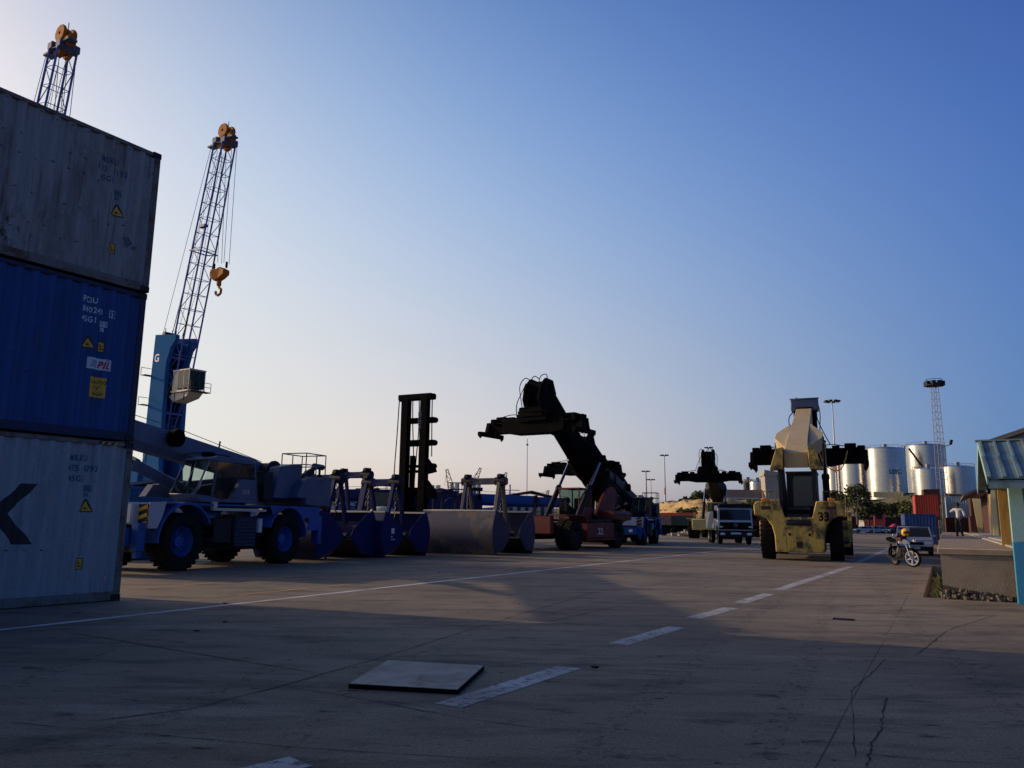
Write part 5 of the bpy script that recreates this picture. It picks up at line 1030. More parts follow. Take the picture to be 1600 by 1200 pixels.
# ---------------------------------------------------------------- silos
def silo(label, xl, xr, ytop, Y, ybase=772, lt=None, mesh_m=None, group='metal storage silos on the hill'):
    a, b = P(xl, ytop, Y), P(xr, ytop, Y); r = (b.x-a.x)/2*.985; cx = (a.x+b.x)/2; zb = min(tz-1.0, P(xl, ybase, Y).z)-1; H_ = a.z
    t = thing('storage_silo', label, 'silo', (cx, Y+r*.2, 0), 0, group)
    prof = []; n_ = 26
    for i in range(n_): z = zb+(H_-zb)*i/n_; dz = (H_-zb)/n_; prof += [(z, r), (z+dz*.82, r), (z+dz*.84, r*1.004), (z+dz*.98, r*1.004)]
    prof += [(H_, r), (H_+.3, r*.98), (H_+1.0, r*.3), (H_+1.1, .1)]
    o = MB().lathe(prof, (0, 0, 0), 'z', 72).build('shell', mesh_m or MT['silo'], t)
    mb = MB(); k = 20
    for i in range(k): 
        a_ = 2*math.pi*i/k; p_ = V((r*.98*math.cos(a_), r*.98*math.sin(a_), H_)); q_ = V((r*.98*math.cos(a_+.314), r*.98*math.sin(a_+.314), H_)); mb.tube(p_, p_+V((0, 0, 1.1)), .07, 4); mb.tube(p_+V((0, 0, 1.1)), q_+V((0, 0, 1.1)), .05, 4)
    mb.box(-.5, .5, -.5, .5, H_+.8, H_+1.8); mb.build('roof_rail', MT['galv'], t)
    if lt: 
        text_mesh(lt, 1.9, MT['teal_mark'], t, 'lettering', .04, 1.0, frame_m((-r*.32, -r*.98-.25, zb+(H_-zb)*.50), (1, -.15, 0), (0, 0, 1)), extrude=.02)
    return t
silo('silo with LDC lettering, second big one right of the yellow machine', 1356, 1414, 702, 250, 772, 'LDC')
silo('big silo directly right of the yellow reach stacker spreader', 1314, 1358, 711, 262)
silo('narrow silver silo peeking out behind the red and white mast', 1292, 1316, 712, 270)
silo('tall dark sided silo tucked between the LDC silo and the stairway silo', 1400, 1430, 704, 285)
s4 = silo('tall silo with an outside stairway, behind the lattice tower', 1420, 1477, 697, 262)
silo('lower silo in front of the lattice tower base', 1430, 1475, 735, 225)
silo('lower silo at the right end of the row', 1474, 1523, 731, 232)
silo('small silver silo standing on the slope left of the yellow machine', 1172, 1196, 755, 250, 780)
silo('dark small tank beside the silver one on the slope', 1162, 1176, 754, 262, 780, None, MT['steel'])
r4 = 5.0; mb = MB(); pa, pb = P(1424, 700, 256), P(1462, 738, 252); sx = V(s4.location)
mb.bar(V((pa.x-sx.x, -5.6, pa.z)), V((pb.x-sx.x, -5.9, pb.z)), .5, .5); mb.build('stairway', MT['rt_dark'], s4)
q = P(1205, 752, 240); t = thing('concrete_tower', 'narrow pale concrete tower just left of the yellow machine', 'tower', (q.x, q.y, 0))
MB().prism([(-2.2, 4), (1.6, 4), (3.2, q.z+2.5), (-2.6, q.z+3.3)], -2, 2).build('shaft', MT['conc'], t); MB().box(-2.9, 3.5, -2.3, 2.3, q.z+1.5, q.z+2.2).build('band', MT['conc'], t)
q = P(1160, 775, 245); t = thing('depot_building', 'long brown depot building on the slope with pipe bridge in front', 'building', (q.x, q.y, 0)); MB().box(-9, 5, -4, 4, 2, P(1160, 766, 245).z).build('wall', MT['brick'], t)
mb = MB(); zz = P(1160, 778, 240).z; mb.box(-9, 9, -6.2, -6, zz-.2, zz)
for i in range(8): mb.box(-8.6+i*2.4, -8.4+i*2.4, -6.2, -6, 2, zz)
mb.build('pipe_bridge', MT['masts'], t)
a, b = P(1357, 769, 236), P(1403, 769, 236); t = thing('retaining_wall', 'cream retaining wall below the LDC silo', 'wall', ((a.x+b.x)/2, 233, 0)); hw = (b.x-a.x)/2
mb = MB()
for i in range(9): mb.box(-hw+hw*2*i/9+.05, -hw+hw*2*(i+1)/9-.05, -.3, .3, a.z-1.6, a.z)
mb.build('panel_run', MT['cream_wood'], t, bevel=.05)
for px, py, Y, m_, lab in ((1283, 800, 236, 'orange', 'x'),): pass
# ---------------------------------------------------------------- trees and bushes
def tree(label, loc, H_, rad, n=900, m_='leaf', trunk=True, seed=1, flat=.75, name='tree', leafs=.28, group=None, cat='tree'):
    r_ = random.Random(seed); t = thing(name, label, cat, loc, r_.random()*6, group); mb = MB()
    blobs = []
    for i in range(11):
        a = r_.random()*6.28; k = r_.uniform(.15, .8)*rad; z = H_*(r_.uniform(.42, .92) if trunk else r_.uniform(.2, .75))
        blobs.append((V((k*math.cos(a), k*math.sin(a), z)), rad*r_.uniform(.25, .5)))
    for i in range(n):
        c_, br = blobs[r_.randrange(len(blobs))]
        d = V((r_.gauss(0, 1), r_.gauss(0, 1), r_.gauss(0, 1)*flat)); d = d.normalized()*br*(r_.random()**.45)
        p_ = c_+d; 
        if p_.z < .05: continue
        u = V((r_.gauss(0, 1), r_.gauss(0, 1), r_.gauss(0, 1))).normalized(); v_ = u.cross(V((r_.random(), r_.random(), 1))).normalized(); s_ = leafs*r_.uniform(.6, 1.5)
        mb.add([p_-u*s_, p_+v_*s_*.6, p_+u*s_, p_-v_*s_*.6], [(0, 1, 2, 3)])
    mb.build('crown' if trunk else 'foliage', MT[m_], t, smooth=False)
    if trunk:
        mb = MB(); mb.tube((0, 0, -.5), (0, 0, H_*.45), rad*.07, 8, rad*.045)
        for c_, br in blobs: mb.tube((0, 0, H_*r_.uniform(.28, .45)), c_, rad*.032, 5, rad*.012)
        mb.build('trunk', MT['bark'], t)
    else: MB().tube((0, 0, -.2), (0, 0, H_*.5), rad*.06, 6).build('stem', MT['bark'], t)
    return t
def at(px, py, Y): q = P(px, py, Y); return q
for i, (lab, px, pb, pt, Y, rad, m_, nm) in enumerate((
    ('dark leafy tree left of the two beside the red and white mast, under the silos', 1318, 812, 760, 165, 2.7, 'leaf', 'tree'),
    ('tallest dark tree right of the red and white mast, in front of the LDC silo', 1340, 816, 755, 160, 3.5, 'leaf', 'tree'),
    ('dark tree low behind the parked cars', 1358, 818, 788, 175, 4.0, 'leaf', 'tree'),
    ('spreading tree on the slope left of the red container', 1400, 812, 786, 190, 4.6, 'leaf', 'tree'),
    ('rounded bush on the hillside just left of the red container', 1421, 808, 779, 185, 4.6, 'leaf2', 'bush'),
    ('dark bush on the slope left of the spreading tree', 1378, 812, 786, 200, 4.4, 'leaf', 'bush'),
    ('flat topped tree on the crest above the quarry face', 1094, 786, 771, 190, 2.7, 'leaf', 'tree'),
    ('second flat topped tree at the left end of the quarry crest', 1074, 790, 779, 192, 2.2, 'leaf', 'tree'),
    ('bush in the middle of the ochre quarry face', 1072, 806, 797, 152, 2.0, 'leaf2', 'bush'),
    ('green bush between the white truck and the yellow machine', 1190, 800, 783, 150, 3.2, 'leaf2', 'bush'),
    ('bush at the foot of the concrete tower', 1204, 800, 785, 152, 2.6, 'leaf', 'bush'),
    ('low bush on the hill crest behind the mast', 1300, 790, 772, 200, 3.4, 'leaf2', 'bush'))):
    b_, tp = P(px, pb, Y), P(px, pt, Y); H_ = max(1.5, tp.z-max(b_.z, 0)); z0 = max(0, b_.z)
    tree(lab, (b_.x, b_.y, z0), H_, rad, 1100 if nm == 'tree' else 650, m_, nm == 'tree', 11+i, name=nm, leafs=.30, group='trees and bushes below the silos' if i not in (6, 7, 8) else 'trees and bushes at the quarry', cat=nm, flat=.45 if i in (6, 7) else .75)
# ---------------------------------------------------------------- cars
def car(label, loc, rz, paint, L=4.1, Wd=1.66, H_=1.42, group=None, van=False, roofrack=False, cat='car'):
    t = thing('parked_car', label, cat, loc, rz, group); h_ = L/2; w_ = Wd/2; r = .31; xf, xr = h_-.78, -h_+.75
    def archp(xc): return arc(xc, r, r+.07, 180, 0, 8)
    low = [(-h_, .32), (-h_-.02, .55), (-h_+.04, .9), (h_-1.05, .95), (h_-.12, .80), (h_, .68), (h_+.02, .36), (h_-.1, .24)] + [(x, max(z, .24)) for x, z in archp(xf)[::-1]] + [(x, max(z, .24)) for x, z in archp(xr)[::-1]] + [(-h_+.1, .24)]
    low = [(-h_, .32), (-h_-.02, .55), (-h_+.04, .93), (h_-1.05, .96), (h_-.12, .82), (h_, .68), (h_+.02, .36), (h_-.1, .24), (xf+r+.07, .24)] + [(x, z) for x, z in arc(xf, r, r+.07, 10, 170, 8)] + [(xf-r-.07, .24), (xr+r+.07, .24)] + [(x, z) for x, z in arc(xr, r, r+.07, 10, 170, 8)] + [(xr-r-.07, .24), (-h_+.1, .24)]
    body = MB().prism(low, -w_, w_).build('body', paint, t, bevel=.05, seg=2)
    fx, rx = (h_-1.0, -h_+.08); ftx, rtx = h_-1.55, -h_+(.35 if van else .75)
    gh = MB(); z0, z1 = .94, H_; iw = .13
    gh.add([(rx, -w_+.03, z0), (fx, -w_+.03, z0), (fx, w_-.03, z0), (rx, w_-.03, z0), (rtx, -w_+iw, z1-.03), (ftx, -w_+iw, z1-.03), (ftx, w_-iw, z1-.03), (rtx, w_-iw, z1-.03)], [(0, 1, 5, 4), (1, 2, 6, 5), (2, 3, 7, 6), (3, 0, 4, 7), (4, 5, 6, 7), (3, 2, 1, 0)])
    cb = gh.build('cabin', MT['dark_glass'] if False else MT['car_dark'], body, bevel=0)
    def lp(a, b, k): return tuple(a[i]+(b[i]-a[i])*k for i in range(3))
    for s in (1, -1):       # pillars and roof in body colour
        pl = MB(); A, B_, C_, D_ = (rx, s*(w_-.03), z0), (fx, s*(w_-.03), z0), (ftx, s*(w_-iw), z1-.03), (rtx, s*(w_-iw), z1-.03)
        pl.bar(B_, C_, .06, .06).bar(A, D_, .08, .12).bar(lp(A, B_, .47), lp(D_, C_, .47), .05, .07); pl.build('pillar', paint, cb)
        MB().box(fx-.35, fx-.15, min(s*w_, s*(w_+.18)), max(s*w_, s*(w_+.18)), .95, 1.08).build('mirror', paint, body, bevel=.03)
        glazed(cb, [lp(B_, C_, .12), lp(B_, C_, .9), lp(lp(A, B_, .5), lp(D_, C_, .5), .9), lp(lp(A, B_, .5), lp(D_, C_, .5), .12)], MT['dark_glass'], 'side_window')
        MB().box(h_-.03, h_+.03, min(s*(w_-.42), s*(w_-.05)), max(s*(w_-.42), s*(w_-.05)), .56, .72).build('headlight', MT['lamp'], body, bevel=.02)
        for x in (xf, xr): wheel(t, x, s*(w_-.11), r, .2, s, MT['galv'], lug=False, seg=20, rimr=.62)
    MB().box(rtx-.03, ftx+.04, -w_+iw-.02, w_-iw+.02, z1-.06, z1).build('roof', paint, cb, bevel=.025)
    glazed(cb, [(fx-.03, -w_+.12, z0+.06), (fx-.03, w_-.12, z0+.06), (ftx+.04, w_-iw-.06, z1-.09), (ftx+.04, -w_+iw+.06, z1-.09)], MT['dark_glass'], 'windscreen')
    MB().box(h_-.01, h_+.05, -w_+.45, w_-.45, .56, .70).build('grille', MT['black'], body)
    MB().box(h_-.06, h_+.10, -w_+.02, w_-.02, .30, .48).build('front_bumper', MT['rt_dark'], body, bevel=.03)
    MB().box(h_+.10, h_+.112, -.26, .26, .34, .45).build('number_plate', MT['white_mark'], body)
    MB().box(-h_-.08, -h_+.05, -w_+.02, w_-.02, .30, .5).build('rear_bumper', MT['rt_dark'], body, bevel=.03)
    if roofrack: 
        for x in (-.6, .5): MB().tube((x, -w_+iw, z1+.05), (x, w_-iw, z1+.05), .02, 6).build('roof_bar', MT['steel'], cb)
    return t
q = G(1425, 868); q2 = q + DV*2.0
car('pale blue grey station wagon facing the camera behind the motorcycle', (q2.x+.1, q2.y, 0), math.atan2(-DV.y, -DV.x)+R(2), MT['car_silver'], 4.2, 1.75, 1.5, roofrack=True, van=True)
for lab, px, py, m_, a, van in (
    ('white pickup like car, leftmost of the far parked cars', 1350, 830.5, 'car_white', 172, False), ('pale blue estate car second from the left in the far parking row', 1368, 829.5, 'car_silver', 176, True),
    ('dark purple car in the middle of the far parking row', 1382, 829.2, 'car_dark', 150, False), ('white car seen from the front near the magenta cover', 1390, 828.2, 'car_white', 225, False),
    ('dark car at the right end of the far row', 1402, 829, 'car_dark', 200, False)):
    q = P(px, py, 172); car(lab, (q.x, q.y, 0), R(a), MT[m_], group='cars parked in the far row', van=van)
q = P(1397, 820, 176); tag(MB().prism([(-1.2, 0), (1.2, 0), (1.0, 1.3), (.2, 2.1), (-.9, 1.5)], -.8, .8).build('covered_load', MT['pink'], loc=(q.x, q.y, 0.0), bevel=.2), 'magenta covered heap at the end of the far parked cars', 'cover')
q = P(1374, 807, 178); t = thing('billboard', 'orange red board on posts above the far parked cars', 'board', (q.x, q.y, 0)); MB().box(-1.2, 1.2, -.08, .08, q.z-2.0, q.z+2.1).build('panel', MT['sign'], t); MB().box(-.7, .6, -.09, -.085, q.z-.6, q.z+.8).build('panel_mark', MT['maroon_box'], t); MB().bar((-1, 0, 0), (-1, 0, q.z-2), .15, .15).bar((1, 0, 0), (1, 0, q.z-2), .15, .15).build('post', MT['steel'], t)
q = P(1361, 818, 182); t = thing('kiosk', 'low pink and white hut behind the far parked cars', 'hut', (q.x, q.y, 0)); MB().box(-2.2, 2.2, -1.5, 1.5, 0, 2.6).build('wall', MT['white_paint'], t); MB().box(-2.25, 2.25, -1.55, -1.5, 1.7, 2.55).build('front_band', MT['sign'], t); MB().box(-2.5, 2.5, -1.8, 1.8, 2.6, 2.8).build('roof', MT['conc'], t)
q = P(1395, 812, 190); t = thing('boundary_wall', 'dark brown wall running behind the far parked cars', 'wall', (q.x, q.y, 0)); MB().box(-10, 11, -.2, .2, 0, 3.6).build('wall_panel', MT['maroon_box'], t); MB().box(-10, 11, -.3, .3, 3.6, 3.75).build('coping', MT['conc'], t)
# ---------------------------------------------------------------- containers on the right
def stackbox(lab, px, Y, z, pm, rz, L=c20, H_=2.6, fm=None, de=None): 
    q = P(px, 812, Y); return container(lab, L, CW, H_, MT[pm], MT[fm or pm], (q.x, q.y, z), rz, 'containers piled by the dock', door_end=de)
def endface(lab, xl, ytop, Y, pm, ang=-68, H_=2.6, L=c20, z=None, de=None, wpx=None):
    a = R(ang); dx, dy = math.cos(a), math.sin(a)     # long axis pointing to the camera side end
    top = P(xl, ytop, Y); zz = top.z-H_ if z is None else z
    # near left corner -> centre
    f = V((dx, dy, 0)); lft = V((dy, -dx, 0))          # right-hand direction seen from camera
    rt = V((-dy, dx, 0)); 
    if rt.x < 0: rt = -rt
    c_ = V((top.x, top.y, 0)) - f*(L/2) + rt*(CW/2)
    return container(lab, L, CW, H_, MT[pm], MT[pm], (c_.x, c_.y, max(0, zz)), a, 'containers piled by the dock', door_end=de)
endface('faded blue container behind the station wagon', 1413, 802, 70, 'blue_box', -113, z=0)
endface('bright red container on the upper layer, left of the pale blue one', 1429, 775, 95, 'red_box', -114, z=2.62)
endface('dark container under the bright red one, mostly hidden', 1429, 803, 95, 'maroon_box', -114, z=0)
endface('topmost dark container behind the bright red one', 1443, 766, 137, 'maroon_box', -114, z=5.24)
endface('container under the topmost dark one, hidden behind the red one', 1443, 790, 137, 'maroon_box', -114, z=2.62)
endface('pale blue ribbed container beside the dock, under the right silo', 1477, 772, 99, 'lblue_box', -117, z=2.62)
endface('maroon container under the pale blue one behind the man', 1477, 806, 99, 'maroon_box', -117, z=0)
endface('dark red container right of the man on the dock', 1515, 803, 84, 'maroon_box', -118, z=0)
endface('tall dark maroon container behind the cream board', 1515, 774, 84, 'maroon_box', -118, z=2.62)
# ---------------------------------------------------------------- loading dock
t = thing('loading_dock', 'rough brown concrete loading dock with a broken lower edge at the right', 'loading dock', tuple(W(0, 0)), DRZ)
# local X = t, local Y = -s
MB().box(.02, 62, -7.5, -.02, 0.0, .93).build('wall', MT['render'], t)
MB().box(-.03, 62.05, -7.6, .03, .93, 1.05).build('slab', MT['conc'] if False else MT['render'], t, bevel=.015)
MB().box(.9, 62, -1.62, -1.40, 1.05, 1.10).build('kerb', MT['conc'], t, bevel=.02)
MB().box(1.0, 40, -4.5, -1.62, 1.05, 1.13).build('raised_strip', MT['conc'], t, bevel=.02)
r_ = random.Random(5); mb = MB()
for i in range(130):
    s = r_.uniform(0, 1.25); z = r_.random()**2*(.24-.12*s); d = r_.uniform(.02, .06); x = -r_.uniform(0, .07)-(.0 if z > .05 else r_.uniform(0, .1)); a = r_.random()*3
    pts = [V((x+d*math.cos(a+k*1.26)*r_.uniform(.6, 1.2), -s+d*math.sin(a+k*1.26), z+dz)) for dz in (-.01, d) for k in range(5)]
    mb.add(pts, [tuple(range(5)), tuple(range(9, 4, -1))]+[(k, (k+1) % 5, 5+(k+1) % 5, 5+k) for k in range(5)])
tag(mb.build('broken_edge', MT['rubble'], t, smooth=False))
mb = MB(); mb.add([(-.004, -.02, .28), (-.004, -.35, .22), (-.004, -.8, .12), (-.004, -1.2, .05), (-.004, -1.2, 0), (-.004, -.02, 0)], [(0, 1, 2, 3, 4, 5)]); mb.build('eroded_patch', mat('dark eroded concrete', (.09, .07, .05), .95, dirt=.7, dcol=(.02, .02, .02), scale=9, bump=.5), t, smooth=False)
mb = MB()
for i in range(60): x = r_.uniform(.2, 9); mb.bar((x, .03, r_.uniform(-.3, .0)), (x+r_.uniform(-.1, .1), .1+r_.uniform(0, .15), r_.uniform(0, .1)), .015, .01)
g_ = mb.build('weeds', MT['leaf2'], smooth=False); g_.location = W(0, 0); g_.rotation_euler = (0, 0, DRZ); tag(g_, kind='stuff', label='thin weeds growing in the gutter along the dock', cat='weeds')
# ---------------------------------------------------------------- kiosk with teal roof
k_ = thing('guard_kiosk', 'teal and blue painted kiosk post with ribbed teal roof at the right edge', 'kiosk', tuple(W(0, 0)), DRZ)
def S(t_, s, z): return V((t_, -s, z))
MB().box(-.62, -.36, -1.58, -1.33, 1.22, 2.46).build('corner_post', MT['teal'], k_, bevel=.006)
MB().box(-.62, -.36, -1.58, -1.33, 0.0, 1.22).build('corner_post_base', MT['blue_wall'], k_, bevel=.006)
MB().box(-.52, -.40, -3.6, -1.58, 1.22, 2.46).build('front_wall', MT['teal'], k_)
MB().box(-.52, -.40, -3.6, -1.58, 0.0, 1.22).build('front_wall_base', MT['blue_wall'], k_)
MB().box(3.3, 3.42, -3.6, -1.35, 0.0 if False else 1.06, 2.5).build('back_wall', MT['wood'], k_)
def roofplane(name, t0, z0, t1, z1, s0, s1, ribs=True):
    mb = MB(); n_ = V((z1-z0, 0, -(t1-t0))).normalized(); n_ = n_ if n_.z > 0 else -n_
    a, b, c_, d = S(t0, s0, z0), S(t0, s1, z0), S(t1, s1, z1), S(t1, s0, z1)
    mb.add([a, b, c_, d]+[p+n_*.02 for p in (a, b, c_, d)], [(0, 1, 2, 3), (7, 6, 5, 4), (0, 4, 5, 1), (1, 5, 6, 2), (2, 6, 7, 3), (3, 7, 4, 0)])
    o = mb.build(name, MT['roof'], k_)
    if ribs:
        mb = MB(); s = s0+.03
        while s < s1:
            mb.bar(S(t0, s, z0)+n_*.035, S(t1, s, z1)+n_*.035, .045, .05, up=n_).bar(S(t0, s-.03, z0)+n_*.03, S(t0+(t1-t0)*.52, s-.03, z0+(z1-z0)*.52)+n_*.045, .05, .05, up=n_); s += .27
        mb.build('roof_rib_pattern', MT['roof'], o)
    return o
roofplane('front_roof', -1.3, 2.44, 1.45, 3.42, .97, 3.8); roofplane('rear_roof', 4.1, 2.44, 1.5, 3.42, .97, 3.8)
MB().bar(S(1.47, .9, 3.46), S(1.47, 3.9, 3.46), .2, .04).build('ridge_cap', MT['roof'], k_)
MB().bar(S(-1.28, .96, 2.40), S(1.47, .96, 3.38), .03, .14).bar(S(4.05, .96, 2.40), S(1.47, .96, 3.38), .03, .14).build('barge_board', MT['teal'], k_)
MB().bar(S(-1.25, .97, 2.34), S(-1.25, 3.8, 2.34), .04, .16).build('fascia', MT['roof'], k_)
mb = MB()
for s in (1.2, 2.4, 3.5):
    mb.bar(S(-1.2, s, 2.38), S(1.45, s, 3.32), .06, .1).bar(S(4.0, s, 2.38), S(1.5, s, 3.32), .06, .1)
mb.bar(S(-.5, 1.3, 2.5), S(3.4, 1.3, 2.5), .08, .1).bar(S(-.5, 1.3, 2.5), S(-.5, 3.6, 2.5), .08, .1); mb.build('rafter', MT['black'], k_)
# ochre box on the dock, board, tyre
t = thing('wooden_booth', 'ochre wooden booth with a narrow edge painted pale as if sunlit, on the dock behind the kiosk post', 'booth', tuple(W(2.12, 23.6, 1.13)), DRZ)
MB().box(0, 1.6, -3.2, 0, 0, 2.42).build('panel', MT['wood'], t, bevel=.01); MB().box(-.03, .0, -.22, -.0, 0, 2.42).build('painted_lit_edge', MT['cream_wood'], t, bevel=.005); MB().box(-.2, 1.8, -3.4, .15, 2.42, 2.55).build('roof', MT['dark_roof'], t)  # pale strip puts the sunlit narrow face into the colour
hoses(t, [[(-.02, -.75, 2.4), (-.04, -.78, 1.6), (-.04, -.95, 1.0), (-.04, -1.5, .35), (-.04, -1.75, 0)]], .035, MT['bark'], 'cable')
q = G(1541, 832, 1.05); t = thing('leaning_board', 'tall cream board leaning left of the ochre booth', 'board', (q.x, q.y, 1.05), DRZ); zt_ = P(1533, 779, q.y).z-1.05
MB().prism([(-.0, 0), (.0, 0), (.0, 0)], 0, 0) if False else None
MB().add([(0, 0, 0), (0, .62, .0), (.1, .86, zt_), (.1, .22, zt_), (.06, 0, 0), (.06, .62, 0), (.16, .86, zt_), (.16, .22, zt_)], [(0, 1, 2, 3), (7, 6, 5, 4), (0, 4, 5, 1), (1, 5, 6, 2), (2, 6, 7, 3), (3, 7, 4, 0)]).build('board_panel', MT['cream_wood'], t, bevel=.01)
MB().bar((.05, 1.05, 0), (.05, 1.05, .0+.15), .3, .1).build('foot', MT['wood'], t)
q = G(1541, 832, 1.05); q = q+NV*.55; t = thing('spare_tyre', 'small dark tyre on a box at the foot of the cream board', 'tyre', (q.x, q.y, 1.05), DRZ); MB().lathe([(-.09, .2), (-.1, .3), (0, .34), (.1, .3), (.09, .2), (-.09, .2)], (0, 0, .68), 'x', 20).build('tyre_ring', MT['tyre'], t); MB().box(-.3, .3, -.8, .4, 0, .34).build('crate', MT['wood'], t, bevel=.01)
# sheds along the dock and warehouse behind
t = thing('dock_shed', 'open dock shed with dark sagging eaves beyond the teal kiosk', 'shed', tuple(W(1.9, 47, 1.05)), DRZ)
MB().box(0, 14, -9, -1.2, 0, 3.0).build('wall', MT['maroon_box'], t); MB().prism([(-1, 3.0), (15, 3.0), (15, 4.1), (-1, 4.1)][:4], -9.2, -9.0).build('gable', MT['dark_roof'], t)
MB().add([(-1.2, .4, 2.6), (15, .4, 2.6), (15, -5, 5.2), (-1.2, -5, 5.2), (-1.2, .4, 2.75), (15, .4, 2.75), (15, -5, 5.35), (-1.2, -5, 5.35)], [(0, 1, 2, 3), (7, 6, 5, 4), (0, 4, 5, 1), (1, 5, 6, 2), (2, 6, 7, 3), (3, 7, 4, 0)]).build('roof', MT['dark_roof'], t)
MB().box(-.1, 0, -1.9, -1.1, .0, 3.0).build('painted_lit_panel', MT['sign'] if False else MT['cream_wood'], t)  # pale panel colour stands in for a sunlit stretch of wall
q = P(1572, 812, 70); t = thing('warehouse', 'grey gabled warehouse with a dark roof edge behind the kiosk roof', 'warehouse', (q.x+6, q.y, 0), DRZ-R(6)); zt_ = P(1575, 690, 70).z
MB().prism([(6, 0), (-22, 0), (-22, zt_), (-8, zt_+4.6), (6, zt_)], 0, 30, 'x').build('wall', MT['warehouse'], t)
MB().prism([(6.6, zt_-.2), (-8, zt_+4.7), (-22.6, zt_-.2), (-22.6, zt_+.2), (-8, zt_+5.1), (6.6, zt_+.2)], -.8, 31, 'x').build('roof', MT['dark_roof'], t)
# ---------------------------------------------------------------- person on the dock
def skin_obj(name, pts, edges, radii, m_, parent, sub=2):
    me = bpy.data.meshes.new(name); me.from_pydata(pts, edges, []); o = link(bpy.data.objects.new(name, me)); o.parent = parent
    sk = o.modifiers.new('skin', 'SKIN'); sk.use_smooth_shade = True
    for v, r in zip(me.skin_vertices[0].data, radii): v.radius = (r, r) if not isinstance(r, tuple) else r
    me.skin_vertices[0].data[0].use_root = True
    s = o.modifiers.new('sub', 'SUBSURF'); s.levels = s.render_levels = sub
    me.materials.append(m_); return o
q = G(1500, 838, 1.05); t = thing('person', 'man in a white shirt and dark trousers standing on the dock, hand at his ear', 'person', (q.x, q.y, 1.05), DRZ-R(10), scale=.93)
bp_ = [(0, 0, .93), (0, 0, 1.12), (0, 0, 1.30), (0, 0, 1.42), (0, 0, 1.50), (.02, .01, 1.60), (.02, .01, 1.68),
       (0, .09, .90), (.02, .11, .50), (-.01, .12, .10), (.13, .13, .04), (0, -.09, .90), (-.06, -.12, .50), (-.10, -.13, .10), (.04, -.15, .04),
       (0, .19, 1.40), (-.02, .36, 1.26), (.06, .20, 1.52), (.08, .12, 1.60), (0, -.19, 1.40), (-.05, -.30, 1.14), (.10, -.22, .98), (.14, -.18, .93)]
be_ = [(0, 1), (1, 2), (2, 3), (3, 4), (4, 5), (5, 6), (0, 7), (7, 8), (8, 9), (9, 10), (0, 11), (11, 12), (12, 13), (13, 14), (3, 15), (15, 16), (16, 17), (17, 18), (3, 19), (19, 20), (20, 21), (21, 22)]
br_ = [(.13, .10), (.12, .09), (.15, .10), (.11, .09), .055, .085, .075, .085, .06, .042, .035, .085, .06, .042, .035, .06, .042, .033, .03, .06, .042, .033, .03]
skin_obj('body', bp_, be_, br_, MT['skin'], t)
sp_ = [(0, 0, .90), (0, 0, 1.12), (0, 0, 1.30), (0, 0, 1.42), (0, .20, 1.40), (-.02, .37, 1.255), (.03, .27, 1.40), (0, -.20, 1.40), (-.05, -.31, 1.13), (.06, -.24, 1.02)]
skin_obj('shirt', sp_, [(0, 1), (1, 2), (2, 3), (3, 4), (4, 5), (5, 6), (3, 7), (7, 8), (8, 9)], [(.17, .13), (.15, .12), (.175, .13), (.12, .10), .085, .065, .055, .085, .065, .055], MT['shirt'], t)
skin_obj('trousers', [(0, 0, .96), (0, .09, .88), (.02, .11, .50), (-.01, .12, .09), (0, -.09, .88), (-.06, -.12, .50), (-.10, -.13, .09)], [(0, 1), (1, 2), (2, 3), (0, 4), (4, 5), (5, 6)], [(.16, .12), .105, .085, .07, .105, .085, .07], MT['trouser'], t)
MB().lathe([(1.60, .105), (1.68, .105), (1.74, .085), (1.775, .04), (1.78, .001)], (.01, .01, 0), 'z', 16).box(.08, .2, -.06, .08, 1.655, 1.675).build('cap', MT['trouser'], t)
for y, x in ((.125, .05), (-.14, -.04)): MB().box(x-.1, x+.17, y-.045, y+.045, 0, .09).build('shoe', MT['black'], t, bevel=.03)
# ---------------------------------------------------------------- motorcycle and helmet
q = G(1427, 886); hd_ = V((-.03, -1, 0)).normalized(); t = thing('motorcycle', 'dark motorcycle with a bright spoked front wheel parked in front of the station wagon', 'motorcycle', (q.x-hd_.x*.65, q.y-hd_.y*.65, 0), math.atan2(hd_.y, hd_.x)-R(10), scale=1.12); t.rotation_euler = (R(7), 0, math.atan2(hd_.y, hd_.x))
for x, nm in ((.65, 'front_wheel'), (-.65, 'rear_wheel')):
    turn = R(32) if x > 0 else 0
    o = MB().lathe([(-.05, .24), (-.055, .28), (-.03, .305), (.03, .305), (.055, .28), (.05, .24), (-.05, .24)], (0, 0, 0), 'y', 28).build('tyre', MT['tyre'], t, loc=(x, 0, .305)); o.rotation_euler = (0, 0, turn)
    mb = MB().lathe([(-.045, .215), (-.045, .25), (.045, .25), (.045, .215), (-.045, .215)], (0, 0, 0), 'y', 28).tube((0, -.08, 0), (0, .08, 0), .05, 12)
    for k in range(6): a = k*math.pi/3+.3; mb.bar((.03*math.cos(a), 0, .03*math.sin(a)), (.23*math.cos(a), 0, .23*math.sin(a)), .035, .04, up=(0, 1, 0))
    mb.build('rim', MT['white_paint'] if x > 0 else MT['galv'], o)
fk = R(32)
